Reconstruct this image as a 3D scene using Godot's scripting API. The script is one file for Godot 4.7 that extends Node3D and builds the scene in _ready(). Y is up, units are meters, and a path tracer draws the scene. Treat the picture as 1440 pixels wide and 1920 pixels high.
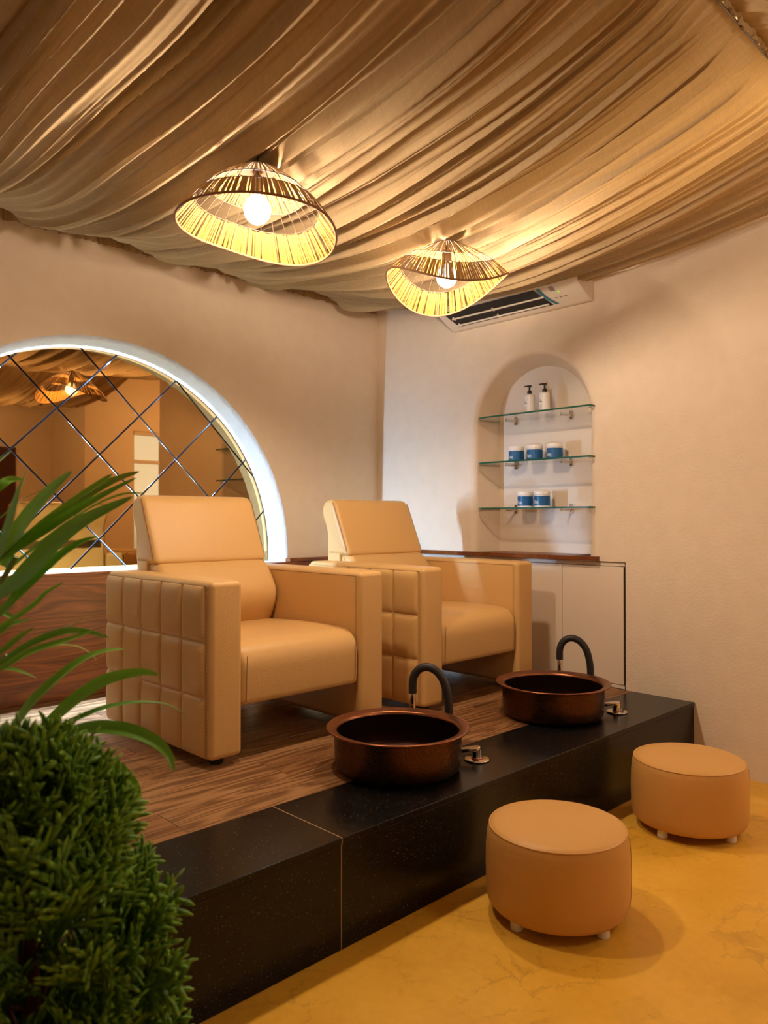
extends Node3D
# A pedicure corner under a draped linen ceiling. World: x runs along the back wall, z towards the camera, y up, metres.

var M := {}                       # materials by name
var HP := 0.313                   # top of the platform
var XR := 3.67                    # face of the right wall
var ZB := -3.84                   # face of the back wall


const BULB_C := Color(1.0, 0.9, 0.8)
const BULB_E := 1.2
const UNSEEN_LAMP_E := 0.8
const LED_E := 2.5
const LED_CONE := 42.0
const UNSEEN_CEILING_E := 2.2
const EXPOSURE := 0.9


# ---------- mesh helpers ----------
class Geo:
	var v := PackedVector3Array()
	var n := PackedVector3Array()
	var t := PackedVector2Array()
	var c := PackedColorArray()
	var i := PackedInt32Array()
	var has_n := true
	var has_c := false
	func vert(p: Vector3, nn: Vector3, uv := Vector2.ZERO, col := Color.WHITE) -> int:
		v.append(p)
		n.append(nn)
		t.append(uv)
		c.append(col)
		return v.size() - 1
	func tri(a: int, b: int, d: int) -> void:
		# with normals given: turn the triangle so that it faces along them; then store clockwise
		if has_n:
			var g := (v[b] - v[a]).cross(v[d] - v[a])
			if g.dot(n[a] + n[b] + n[d]) < 0.0:
				var k := b
				b = d
				d = k
		i.append(a)
		i.append(d)
		i.append(b)
	func quad(a: int, b: int, d: int, e: int) -> void:
		tri(a, b, d)
		tri(a, d, e)
	func flat_quad(a: Vector3, b: Vector3, d: Vector3, e: Vector3, nn: Vector3, uvs := []) -> void:
		var k := v.size()
		var q := [a, b, d, e]
		for m in 4:
			vert(q[m], nn, uvs[m] if uvs.size() else Vector2.ZERO)
		quad(k, k + 1, k + 2, k + 3)
	func solve_normals() -> void:
		var acc := PackedVector3Array()
		acc.resize(v.size())
		for k in range(0, i.size(), 3):
			var g := (v[i[k + 2]] - v[i[k]]).cross(v[i[k + 1]] - v[i[k]])
			acc[i[k]] += g
			acc[i[k + 1]] += g
			acc[i[k + 2]] += g
		for k in acc.size():
			n[k] = acc[k].normalized() if acc[k].length() > 1e-12 else Vector3.UP
	func mesh() -> ArrayMesh:
		if not has_n:
			solve_normals()
		var arr := []
		arr.resize(Mesh.ARRAY_MAX)
		arr[Mesh.ARRAY_VERTEX] = v
		arr[Mesh.ARRAY_NORMAL] = n
		arr[Mesh.ARRAY_TEX_UV] = t
		if has_c:
			arr[Mesh.ARRAY_COLOR] = c
		arr[Mesh.ARRAY_INDEX] = i
		var m := ArrayMesh.new()
		m.add_surface_from_arrays(Mesh.PRIMITIVE_TRIANGLES, arr)
		return m


func stops(s: float, r: float, k: int, mid: int) -> PackedFloat32Array:
	var o := PackedFloat32Array()
	for q in k + 1:
		o.append(-s / 2.0 + r * (1.0 - cos(PI / 2.0 * q / k)))
	for q in range(1, mid):
		o.append(lerpf(-s / 2.0 + r, s / 2.0 - r, float(q) / mid))
	for q in range(k, -1, -1):
		o.append(s / 2.0 - r * (1.0 - cos(PI / 2.0 * q / k)))
	return o


# a box with rounded edges; bulge crowns its faces along each axis
func rbox(g: Geo, at: Vector3, size: Vector3, r: float, k := 3, bulge := Vector3.ZERO) -> void:
	r = minf(r, minf(size.x, minf(size.y, size.z)) * 0.499)
	var mid := 6 if bulge != Vector3.ZERO else 1
	for ax in 3:
		var u := (ax + 1) % 3
		var w := (ax + 2) % 3
		var su := stops(size[u], r, k, mid)
		var sw := stops(size[w], r, k, mid)
		for sg in [-1.0, 1.0]:
			var base := g.v.size()
			for a in su.size():
				for b in sw.size():
					var p := Vector3.ZERO
					p[ax] = sg * size[ax] / 2.0
					p[u] = su[a]
					p[w] = sw[b]
					var h := size / 2.0 - Vector3.ONE * r
					var q := p.clamp(-h, h)
					var nn := (p - q).normalized() if r > 0.0 else Vector3.ZERO
					if r <= 0.0:
						nn[ax] = sg
					else:
						p = q + nn * r
					var fu := su[a] / size[u] * 2.0
					var fw := sw[b] / size[w] * 2.0
					var crown := bulge[ax] * (1.0 - fu * fu) * (1.0 - fw * fw)
					p[ax] += sg * crown
					if crown != 0.0:
						nn[u] += bulge[ax] * 2.0 * fu * (1.0 - fw * fw) * 2.0 / size[u]
						nn[w] += bulge[ax] * 2.0 * fw * (1.0 - fu * fu) * 2.0 / size[w]
						nn = nn.normalized()
					g.vert(at + p, nn, Vector2(p[u], p[w]))
			for a in su.size() - 1:
				for b in sw.size() - 1:
					var z := base + a * sw.size() + b
					g.quad(z, z + sw.size(), z + sw.size() + 1, z + 1)


func box(at: Vector3, size: Vector3, r := 0.0, k := 2, bulge := Vector3.ZERO) -> ArrayMesh:
	var g := Geo.new()
	rbox(g, at, size, r, k, bulge)
	return g.mesh()


# box between two corners
func slab(a: Vector3, b: Vector3, r := 0.0) -> ArrayMesh:
	return box((a + b) / 2.0, (b - a).abs(), r)


# polygon with rounded corners
func rpoly(pts: Array, radii: Array, k := 5) -> PackedVector2Array:
	var o := PackedVector2Array()
	var n := pts.size()
	for q in n:
		var p: Vector2 = pts[q]
		var r: float = radii[q]
		if r <= 0.0:
			o.append(p)
			continue
		var da: Vector2 = (pts[(q + n - 1) % n] - p)
		var db: Vector2 = (pts[(q + 1) % n] - p)
		var ta := p + da.normalized() * minf(r, da.length() * 0.5)
		var tb := p + db.normalized() * minf(r, db.length() * 0.5)
		for m in k + 1:
			var f := float(m) / k
			o.append(ta.lerp(p, f).lerp(p.lerp(tb, f), f))
	return o


# extrude a polygon of (b, c) pairs along an axis; edges rounded by r. ax 0: (x; z, y)  ax 2: (z; x, y)  ax 1: (y; x, z)
func extrude(g: Geo, poly: PackedVector2Array, from: float, to: float, r: float, ax: int, k := 3, bulge := 0.0) -> void:
	var n := poly.size()
	var area := 0.0
	var mid := Vector2.ZERO
	for q in n:
		area += poly[q].cross(poly[(q + 1) % n])
		mid += poly[q] / n
	if area < 0.0:
		poly = poly.duplicate()
		poly.reverse()
	var nor := PackedVector2Array()
	for q in n:
		var e := (poly[(q + 1) % n] - poly[q]).normalized() + (poly[q] - poly[(q + n - 1) % n]).normalized()
		nor.append(Vector2(e.y, -e.x).normalized())
	var put := func(p: Vector2, s: float) -> Vector3:
		return Vector3(s, p.y, p.x) if ax == 0 else (Vector3(p.x, p.y, s) if ax == 2 else Vector3(p.x, s, p.y))
	var low := []
	if r <= 0.0:
		low.append([from, 0.0, 0.0, 1.0])
	else:
		for q in k + 1:
			var a := PI / 2.0 * q / k
			low.append([from + r * (1.0 - cos(a)), r * (1.0 - sin(a)), -cos(a), sin(a)])
	var all := low.duplicate()
	for q in range(low.size() - 1, -1, -1):
		all.append([to - (low[q][0] - from), low[q][1], -low[q][2], low[q][3]])
	var base := g.v.size()
	for ring in all:
		for q in n + 1:
			var w := q % n
			var nn: Vector3 = put.call(nor[w] * ring[3], ring[2])
			g.vert(put.call(poly[w] - nor[w] * ring[1], ring[0]), nn.normalized(), Vector2(float(q) / n, ring[0]))
	for a in all.size() - 1:
		for q in n:
			var z := base + a * (n + 1) + q
			g.quad(z, z + 1, z + n + 2, z + n + 1)
	for side in 2:
		var ring: Array = all[0] if side == 0 else all[-1]
		var dir: Vector3 = put.call(Vector2.ZERO, -1.0 if side == 0 else 1.0)
		var pts := PackedVector2Array()
		for q in n:
			pts.append(poly[q] - nor[q] * ring[1])
		var b0 := g.v.size()
		if bulge != 0.0 or r > 0.0:
			for q in n:
				g.vert(put.call(pts[q], ring[0]), dir)
			var cc := g.vert(put.call(mid, ring[0] + (bulge if side else -bulge)), dir)
			for q in n:
				g.tri(b0 + q, b0 + (q + 1) % n, cc)
		else:
			for q in n:
				g.vert(put.call(pts[q], ring[0]), dir)
			var ids := Geometry2D.triangulate_polygon(pts)
			for q in range(0, ids.size(), 3):
				g.tri(b0 + ids[q], b0 + ids[q + 1], b0 + ids[q + 2])


func pris(poly: PackedVector2Array, from: float, to: float, r: float, ax: int, bulge := 0.0) -> ArrayMesh:
	var g := Geo.new()
	extrude(g, poly, from, to, r, ax, 3, bulge)
	return g.mesh()


# turn a profile of (radius, height) about y; listed so that the outside lies to its right going up
func lathe(g: Geo, prof: PackedVector2Array, seg := 48, at := Vector3.ZERO, sharp := false) -> void:
	var m := prof.size()
	var base := g.v.size()
	if not sharp:
		for q in m:
			var e := (prof[mini(q + 1, m - 1)] - prof[maxi(q - 1, 0)]).normalized()
			for s in seg + 1:
				var a := TAU * s / seg
				var d := Vector3(cos(a), 0, sin(a))
				g.vert(at + d * prof[q].x + Vector3(0, prof[q].y, 0), (d * e.y - Vector3(0, e.x, 0)).normalized(), Vector2(float(s) / seg, float(q) / m))
		for q in m - 1:
			for s in seg:
				var z := base + q * (seg + 1) + s
				g.quad(z, z + seg + 1, z + seg + 2, z + 1)
		return
	for q in m - 1:
		var e := (prof[q + 1] - prof[q]).normalized()
		base = g.v.size()
		for k in 2:
			for s in seg + 1:
				var a := TAU * s / seg
				var d := Vector3(cos(a), 0, sin(a))
				g.vert(at + d * prof[q + k].x + Vector3(0, prof[q + k].y, 0), (d * e.y - Vector3(0, e.x, 0)).normalized(), Vector2(float(s) / seg, prof[q + k].y))
		for s in seg:
			var z := base + s
			g.quad(z, z + seg + 1, z + seg + 2, z + 1)


func turned(pts: Array, seg := 48, sharp := false) -> ArrayMesh:
	var g := Geo.new()
	lathe(g, PackedVector2Array(pts), seg, Vector3.ZERO, sharp)
	return g.mesh()


func tube(g: Geo, pts: PackedVector3Array, radii: Array, seg := 8, closed := false) -> void:
	var n := pts.size()
	var base := g.v.size()
	var side := Vector3.ZERO
	for q in n:
		var tg := ((pts[(q + 1) % n] if closed or q < n - 1 else pts[q]) - (pts[(q + n - 1) % n] if closed or q > 0 else pts[q])).normalized()
		if side == Vector3.ZERO:
			side = tg.cross(Vector3.UP if absf(tg.y) < 0.9 else Vector3.RIGHT).normalized()
		side = (side - tg * side.dot(tg)).normalized()
		var up := side.cross(tg)
		var r: float = radii[mini(q, radii.size() - 1)]
		for s in seg + 1:
			var a := TAU * s / seg
			var d := side * cos(a) + up * sin(a)
			g.vert(pts[q] + d * r, d, Vector2(float(s) / seg, q))
	var last := n if closed else n - 1
	for q in last:
		for s in seg:
			var z := base + q * (seg + 1) + s
			var y := base + ((q + 1) % n) * (seg + 1) + s
			g.quad(z, z + 1, y + 1, y)
	if not closed:
		for e in [0, n - 1]:
			var dir := (pts[0] - pts[1]).normalized() if e == 0 else (pts[n - 1] - pts[n - 2]).normalized()
			var cc := g.vert(pts[e], dir)
			var b0 := g.v.size()
			for s in seg:
				g.vert(g.v[base + e * (seg + 1) + s], dir)
			for s in seg:
				g.tri(cc, b0 + s, b0 + (s + 1) % seg)


func pipe(pts: Array, r: float, seg := 8, closed := false) -> ArrayMesh:
	var g := Geo.new()
	tube(g, PackedVector3Array(pts), [r], seg, closed)
	return g.mesh()


func spline(pts: Array, k := 6) -> PackedVector3Array:
	var o := PackedVector3Array()
	for q in pts.size() - 1:
		var a: Vector3 = pts[maxi(q - 1, 0)]
		var b: Vector3 = pts[q]
		var c: Vector3 = pts[q + 1]
		var d: Vector3 = pts[mini(q + 2, pts.size() - 1)]
		for m in k:
			o.append(b.cubic_interpolate(c, a, d, float(m) / k))
	o.append(pts[-1])
	return o


func arc(c: Vector2, rx: float, ry: float, a0: float, a1: float, k: int) -> PackedVector2Array:
	var o := PackedVector2Array()
	for q in k + 1:
		var a := lerpf(a0, a1, float(q) / k)
		o.append(c + Vector2(cos(a) * rx, sin(a) * ry))
	return o


# ---------- object helpers ----------
var taken := {}

func numbered(called: String) -> String:
	var k: int = taken.get(called, 0)
	taken[called] = k + 1
	return called if k == 0 else "%s_%03d" % [called, k]


func tag(o: Node, label: String, category: String, group := "") -> void:
	o.set_meta("label", label)
	o.set_meta("category", category)
	if group:
		o.set_meta("group", group)


func thing(called: String, label: String, category: String, at := Vector3.ZERO, group := "") -> Node3D:
	var o := Node3D.new()
	o.name = numbered(called)
	o.position = at
	add_child(o)
	tag(o, label, category, group)
	return o


func part(called: String, mesh: Mesh, m: Material, parent: Node3D, at := Vector3.ZERO, turn := Vector3.ZERO) -> MeshInstance3D:
	var o := MeshInstance3D.new()
	o.name = called
	o.mesh = mesh
	o.material_override = m
	o.position = at
	o.rotation = turn
	if parent == self:
		o.name = numbered(called)
	else:
		var k := 0
		while parent.has_node(NodePath(o.name)):
			k += 1
			o.name = "%s_%03d" % [called, k]
	parent.add_child(o)
	return o


func struct(called: String, mesh: Mesh, m: Material) -> MeshInstance3D:
	var o := part(called, mesh, m, self)
	o.set_meta("kind", "structure")
	return o


func copy(o: Node3D, label: String, at: Vector3) -> Node3D:
	var c: Node3D = o.duplicate()
	c.name = numbered(String(o.name).rstrip("_0123456789"))
	add_child(c)
	c.position = at
	c.set_meta("label", label)
	return c


func text_mesh(s: String, size: float, bold := false) -> TextMesh:
	var tm := TextMesh.new()
	var f := SystemFont.new()
	f.font_names = PackedStringArray(["Droid Sans"])
	if bold:
		f.font_weight = 700
	tm.font = f
	tm.text = s
	tm.font_size = 32
	tm.pixel_size = size / 32.0
	tm.depth = 0.0006
	tm.horizontal_alignment = HORIZONTAL_ALIGNMENT_CENTER
	return tm


# ---------- procedural pictures ----------
func noise(kind: int, freq: float, seed_: int, octaves := 4) -> FastNoiseLite:
	var f := FastNoiseLite.new()
	f.noise_type = kind
	f.frequency = freq
	f.seed = seed_
	f.fractal_octaves = octaves
	return f


func bytes_of(f: FastNoiseLite, w: int, h: int) -> PackedByteArray:
	return f.get_seamless_image(w, h, false, false, 0.15, true).get_data()


func picture(w: int, h: int, data: PackedByteArray, grey := false) -> ImageTexture:
	return ImageTexture.create_from_image(Image.create_from_data(w, h, false, Image.FORMAT_L8 if grey else Image.FORMAT_RGB8, data))


func ramp_picture(w: int, h: int, f: FastNoiseLite, dark: Color, light: Color, gain := 1.0) -> ImageTexture:
	var a := bytes_of(f, w, h)
	var o := PackedByteArray()
	o.resize(w * h * 3)
	for q in w * h:
		var x := clampf((a[q] / 255.0 - 0.5) * gain + 0.5, 0.0, 1.0)
		o[q * 3] = int(lerpf(dark.r8, light.r8, x))
		o[q * 3 + 1] = int(lerpf(dark.g8, light.g8, x))
		o[q * 3 + 2] = int(lerpf(dark.b8, light.b8, x))
	return picture(w, h, o)


func grey_picture(w: int, h: int, f: FastNoiseLite) -> ImageTexture:
	return picture(w, h, bytes_of(f, w, h), true)


# long grain along x: rings seen through a stretched, warped field
func grain_picture(w: int, h: int, cols: Array, rings: float, seed_: int, step := 0.5) -> ImageTexture:
	var f := noise(FastNoiseLite.TYPE_SIMPLEX_SMOOTH, 0.012, seed_, 3)
	var fine := noise(FastNoiseLite.TYPE_SIMPLEX, 0.2, seed_ + 1, 2)
	var o := PackedByteArray()
	o.resize(w * h * 3)
	for y in h:
		for x in w:
			var fx := float(x) / w * TAU
			var cx := cos(fx) * 26.0
			var cy := sin(fx) * 26.0
			var base := f.get_noise_3d(cx, cy, y * step)
			var ring := sin((base * rings + y * 0.02) * TAU) * 0.5 + 0.5
			var streak := fine.get_noise_3d(cx * 0.25, cy * 0.25, y * 6.0) * 0.5 + 0.5
			var q := clampf(ring * 0.62 + streak * 0.38, 0.0, 0.999) * (cols.size() - 1)
			var c: Color = cols[int(q)].lerp(cols[int(q) + 1], q - int(q))
			var k := (y * w + x) * 3
			o[k] = c.r8
			o[k + 1] = c.g8
			o[k + 2] = c.b8
	return picture(w, h, o)


func floor_picture(w: int) -> ImageTexture:
	var broad := noise(FastNoiseLite.TYPE_SIMPLEX_SMOOTH, 0.006, 3, 4)
	broad.domain_warp_enabled = true
	broad.domain_warp_amplitude = 60.0
	var a := bytes_of(broad, w, w)
	var b := bytes_of(noise(FastNoiseLite.TYPE_SIMPLEX, 0.05, 8, 3), w, w)
	var cr := noise(FastNoiseLite.TYPE_CELLULAR, 0.019, 21, 1)
	cr.fractal_type = FastNoiseLite.FRACTAL_NONE
	cr.cellular_return_type = FastNoiseLite.RETURN_DISTANCE2_SUB
	cr.cellular_jitter = 1.1
	cr.domain_warp_enabled = true
	cr.domain_warp_amplitude = 34.0
	cr.domain_warp_frequency = 0.02
	var c := bytes_of(cr, w, w)
	var where := bytes_of(noise(FastNoiseLite.TYPE_SIMPLEX_SMOOTH, 0.005, 44, 2), w, w)
	var dark := Color8(209, 155, 45)
	var light := Color8(236, 185, 70)
	var line := Color8(140, 98, 34)
	var o := PackedByteArray()
	o.resize(w * w * 3)
	for q in w * w:
		var x := clampf(a[q] / 255.0 * 0.75 + b[q] / 255.0 * 0.25, 0.0, 1.0)
		var col := dark.lerp(light, x)
		var edge := clampf(1.0 - c[q] / 13.0, 0.0, 1.0) * clampf((where[q] / 255.0 - 0.25) * 3.0, 0.0, 1.0)
		col = col.lerp(line, edge * 0.3)
		o[q * 3] = col.r8
		o[q * 3 + 1] = col.g8
		o[q * 3 + 2] = col.b8
	return picture(w, w, o)


func granite_picture(w: int) -> ImageTexture:
	var a := bytes_of(noise(FastNoiseLite.TYPE_SIMPLEX, 0.02, 5, 4), w, w)
	var o := PackedByteArray()
	o.resize(w * w * 3)
	var rng := RandomNumberGenerator.new()
	rng.seed = 12
	for q in w * w:
		var x := a[q] / 255.0
		var k := 6.0 + 20.0 * x * x + rng.randf() * 6.0
		if rng.randf() < 0.003:
			k += 80.0 * rng.randf()
		o[q * 3] = int(k * 1.03)
		o[q * 3 + 1] = int(k)
		o[q * 3 + 2] = int(k * 0.97)
	for s in 900:
		# pale flecks, two to four texels across
		var x0 := rng.randi_range(0, w - 5)
		var y0 := rng.randi_range(0, w - 5)
		var k := rng.randi_range(45, 120)
		for q in rng.randi_range(3, 8):
			var at := ((y0 + rng.randi_range(0, 2)) * w + x0 + rng.randi_range(0, 3)) * 3
			o[at] = k
			o[at + 1] = k - 3
			o[at + 2] = k - 8
	return picture(w, w, o)


# woven linen: threads with slubs
func linen_picture(w: int, grey: bool) -> ImageTexture:
	var rng := RandomNumberGenerator.new()
	rng.seed = 77
	var warp := PackedFloat32Array()
	var weft := PackedFloat32Array()
	for q in w:
		warp.append(rng.randf())
		weft.append(rng.randf())
	var a := bytes_of(noise(FastNoiseLite.TYPE_SIMPLEX, 0.03, 6, 3), w, w)
	var o := PackedByteArray()
	o.resize(w * w * (1 if grey else 3))
	for y in w:
		for x in w:
			var over := (x / 2 + y / 2) % 2 == 0
			var v := (warp[x / 2] if over else weft[y / 2]) * 0.6 + 0.2 * a[y * w + x] / 255.0 + (0.2 if over else 0.0)
			if grey:
				o[y * w + x] = int(clampf(v, 0, 1) * 255)
			else:
				var k := 0.86 + 0.14 * v
				var q := (y * w + x) * 3
				o[q] = int(198 * k)
				o[q + 1] = int(172 * k)
				o[q + 2] = int(130 * k)
	return picture(w, w, o, grey)


func mat(called: String, col: Color, rough: float, metal := 0.0) -> StandardMaterial3D:
	var m := StandardMaterial3D.new()
	m.resource_name = called
	m.albedo_color = col
	m.roughness = rough
	m.metallic = metal
	M[called] = m
	return m


func triplanar(m: StandardMaterial3D, scale: Vector3, world := true) -> void:
	m.uv1_triplanar = true
	m.uv1_world_triplanar = world
	m.uv1_scale = scale


func relief(m: StandardMaterial3D, t: Texture2D, cm: float) -> void:
	m.heightmap_enabled = true
	m.heightmap_texture = t
	m.heightmap_scale = cm


func materials() -> void:
	var trowel := noise(FastNoiseLite.TYPE_SIMPLEX, 0.016, 31, 4)
	trowel.domain_warp_enabled = true
	trowel.domain_warp_amplitude = 55.0
	trowel.domain_warp_frequency = 0.008
	trowel.fractal_type = FastNoiseLite.FRACTAL_RIDGED
	var trowel_t := grey_picture(1024, 1024, trowel)
	var fine_t := grey_picture(512, 512, noise(FastNoiseLite.TYPE_SIMPLEX, 0.08, 9, 3))
	var skin := noise(FastNoiseLite.TYPE_CELLULAR, 0.09, 14, 2)
	skin.cellular_return_type = FastNoiseLite.RETURN_DISTANCE
	var skin_t := grey_picture(512, 512, skin)
	var m := mat("plaster", Color.WHITE, 0.62)
	m.albedo_texture = ramp_picture(512, 512, noise(FastNoiseLite.TYPE_SIMPLEX_SMOOTH, 0.008, 2, 4), Color8(225, 207, 182), Color8(230, 212, 188))
	m.metallic_specular = 0.35
	triplanar(m, Vector3.ONE * 1.9)
	relief(m, trowel_t, 0.08)
	m = mat("white_plaster", Color8(186, 186, 184), 0.85)
	triplanar(m, Vector3.ONE * 2.5)
	relief(m, trowel_t, 0.3)
	mat("white_paint", Color8(224, 208, 186), 0.5)
	m = mat("ochre_floor", Color.WHITE, 0.34)
	m.albedo_texture = floor_picture(1024)
	m.metallic_specular = 0.4
	triplanar(m, Vector3.ONE * 0.42)
	var wood := grain_picture(512, 512, [Color8(86, 58, 34), Color8(126, 88, 54), Color8(152, 112, 72), Color8(166, 126, 86)], 4.0, 40, 0.4)
	var tints := [Color8(235, 225, 215), Color8(255, 255, 255), Color8(215, 205, 195), Color8(245, 228, 208)]
	for q in 4:
		m = mat("plank_%d" % q, tints[q], 0.4)
		m.albedo_texture = wood
		m.metallic_specular = 0.4
		triplanar(m, Vector3(0.35, 2.2, 2.2))
		m.uv1_offset = Vector3(0.37 * q, 0.2 * q, 0.31 * q)
	m = mat("walnut", Color.WHITE, 0.35)
	m.albedo_texture = grain_picture(512, 512, [Color8(70, 34, 12), Color8(112, 58, 22), Color8(140, 78, 32), Color8(104, 54, 20), Color8(150, 86, 38)], 5.0, 63, 0.28)
	triplanar(m, Vector3(0.22, 1.5, 1.5))
	m = mat("granite", Color.WHITE, 0.24)
	m.metallic_specular = 0.38
	m.albedo_texture = granite_picture(512)
	triplanar(m, Vector3.ONE * 2.0)
	mat("pale_grout", Color8(150, 122, 84), 0.9)
	mat("grout", Color8(120, 96, 66), 0.9)
	m = mat("leather", Color8(206, 164, 102), 0.42)
	m.metallic_specular = 0.4
	triplanar(m, Vector3.ONE * 3.5, false)
	relief(m, skin_t, 0.035)
	m = mat("stool_leather", Color8(206, 156, 86), 0.45)
	m.metallic_specular = 0.4
	triplanar(m, Vector3.ONE * 3.5, false)
	relief(m, skin_t, 0.03)
	mat("seam", Color8(150, 112, 70), 0.6)
	mat("stitch", Color8(172, 128, 76), 0.7)
	m = mat("linen", Color.WHITE, 0.9)
	m.albedo_texture = linen_picture(512, false)
	m.uv1_scale = Vector3(1, 1, 1)
	relief(m, linen_picture(512, true), 0.02)
	m.backlight_enabled = true
	m.backlight = Color(0.55, 0.5, 0.42)
	m.metallic_specular = 0.2
	m = mat("copper", Color8(86, 57, 35), 0.33, 0.95)
	triplanar(m, Vector3.ONE * 4.0, false)
	relief(m, fine_t, 0.012)
	m.roughness_texture = fine_t
	m.roughness = 0.62
	mat("copper_rim", Color8(146, 94, 64), 0.3, 0.95)
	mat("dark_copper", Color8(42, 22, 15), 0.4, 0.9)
	mat("rubber", Color8(28, 24, 22), 0.55)
	mat("chrome", Color8(222, 220, 216), 0.08, 1.0)
	mat("red_dot", Color8(170, 20, 22), 0.4)
	m = mat("raffia", Color8(146, 106, 36), 0.8)
	m.backlight_enabled = true
	m.backlight = Color(0.08, 0.07, 0.04)
	mat("wire", Color8(62, 44, 30), 0.6)
	mat("cane", Color8(128, 88, 52), 0.7)
	m = mat("bulb", Color8(255, 246, 230), 0.3)
	m.emission_enabled = true
	m.emission = Color(1.0, 0.87, 0.68)
	m.emission_energy_multiplier = 14.0
	m = mat("unseen_lamp_paper", Color8(250, 240, 222), 0.8)  # glowing skin of the lamps that stay out of view
	m.emission_enabled = true
	m.emission = Color(1.0, 0.88, 0.7)
	m.emission_energy_multiplier = 1.5
	m = mat("led", Color8(255, 255, 255), 0.4)
	m.emission_enabled = true
	m.emission = Color(0.88, 0.94, 1.0)
	m.emission_energy_multiplier = 1.6
	mat("bronze_mirror", Color8(180, 148, 100), 0.015, 1.0)
	mat("mirror_bevel", Color8(84, 88, 98), 0.15, 1.0)
	mat("dark_backing", Color8(20, 18, 20), 0.5)
	m = mat("shelf_glass", Color(0.86, 0.95, 0.9, 0.1), 0.04)
	m.transparency = BaseMaterial3D.TRANSPARENCY_ALPHA
	mat("glass_edge", Color8(24, 84, 62), 0.15)
	mat("white_plastic", Color8(236, 230, 222), 0.35)
	mat("ivory_plastic", Color8(226, 216, 200), 0.4)
	mat("blue_label", Color8(4, 84, 136), 0.4)
	mat("print_white", Color8(236, 240, 244), 0.5)
	mat("print_blue", Color8(120, 170, 206), 0.5)
	mat("black_plastic", Color8(20, 17, 16), 0.35)
	mat("print_dark", Color8(60, 48, 44), 0.6)
	mat("vent_dark", Color8(26, 20, 18), 0.6)
	mat("teal_stripe", Color8(58, 120, 140), 0.4)
	m = mat("green_led", Color8(120, 220, 40), 0.4)
	m.emission_enabled = true
	m.emission = Color(0.45, 0.9, 0.1)
	m.emission_energy_multiplier = 1.2
	mat("grey_print", Color8(150, 140, 130), 0.5)
	m = mat("conifer", Color.WHITE, 0.6)
	m.vertex_color_use_as_albedo = true
	m.backlight_enabled = true
	m.backlight = Color(0.25, 0.3, 0.1)
	m = mat("palm_leaf", Color.WHITE, 0.36)
	m.vertex_color_use_as_albedo = true
	m.backlight_enabled = true
	m.backlight = Color(0.35, 0.4, 0.12)
	mat("palm_stem", Color8(96, 120, 40), 0.5)
	mat("bark", Color8(98, 56, 36), 0.8)
	mat("terracotta", Color8(60, 54, 50), 0.6)
	mat("soil", Color8(46, 34, 26), 0.95)
	mat("dark_door", Color8(74, 30, 22), 0.5)
	m = mat("window_glass", Color(1, 1, 1, 0.08), 0.03)
	m.transparency = BaseMaterial3D.TRANSPARENCY_ALPHA
	mat("steel", Color8(120, 110, 100), 0.4, 0.8)


# ---------- setting ----------
func arch_line(c: Vector2, r: float, k: int, foot: float) -> PackedVector2Array:
	# from the right foot up over the arch to the left foot
	var o := PackedVector2Array([Vector2(c.x + r, foot)])
	o.append_array(arc(c, r, r, 0.0, PI, k))
	o.append(Vector2(c.x - r, foot))
	return o


func flat_poly(poly: PackedVector2Array, ax: int, d: float, dir: float) -> Geo:
	var g := Geo.new()
	var ids := Geometry2D.triangulate_polygon(poly)
	var nn := Vector3.ZERO
	nn[ax] = dir
	for p in poly:
		g.vert(Vector3(d, p.y, p.x) if ax == 0 else Vector3(p.x, p.y, d), nn, p)
	for q in range(0, ids.size(), 3):
		g.tri(ids[q], ids[q + 1], ids[q + 2])
	return g


var AC := Vector2(1.735, 0.98)    # centre of the mirror arch (x, y)
var AR := 1.14
var ZM := -4.0                    # mirror plane

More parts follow.
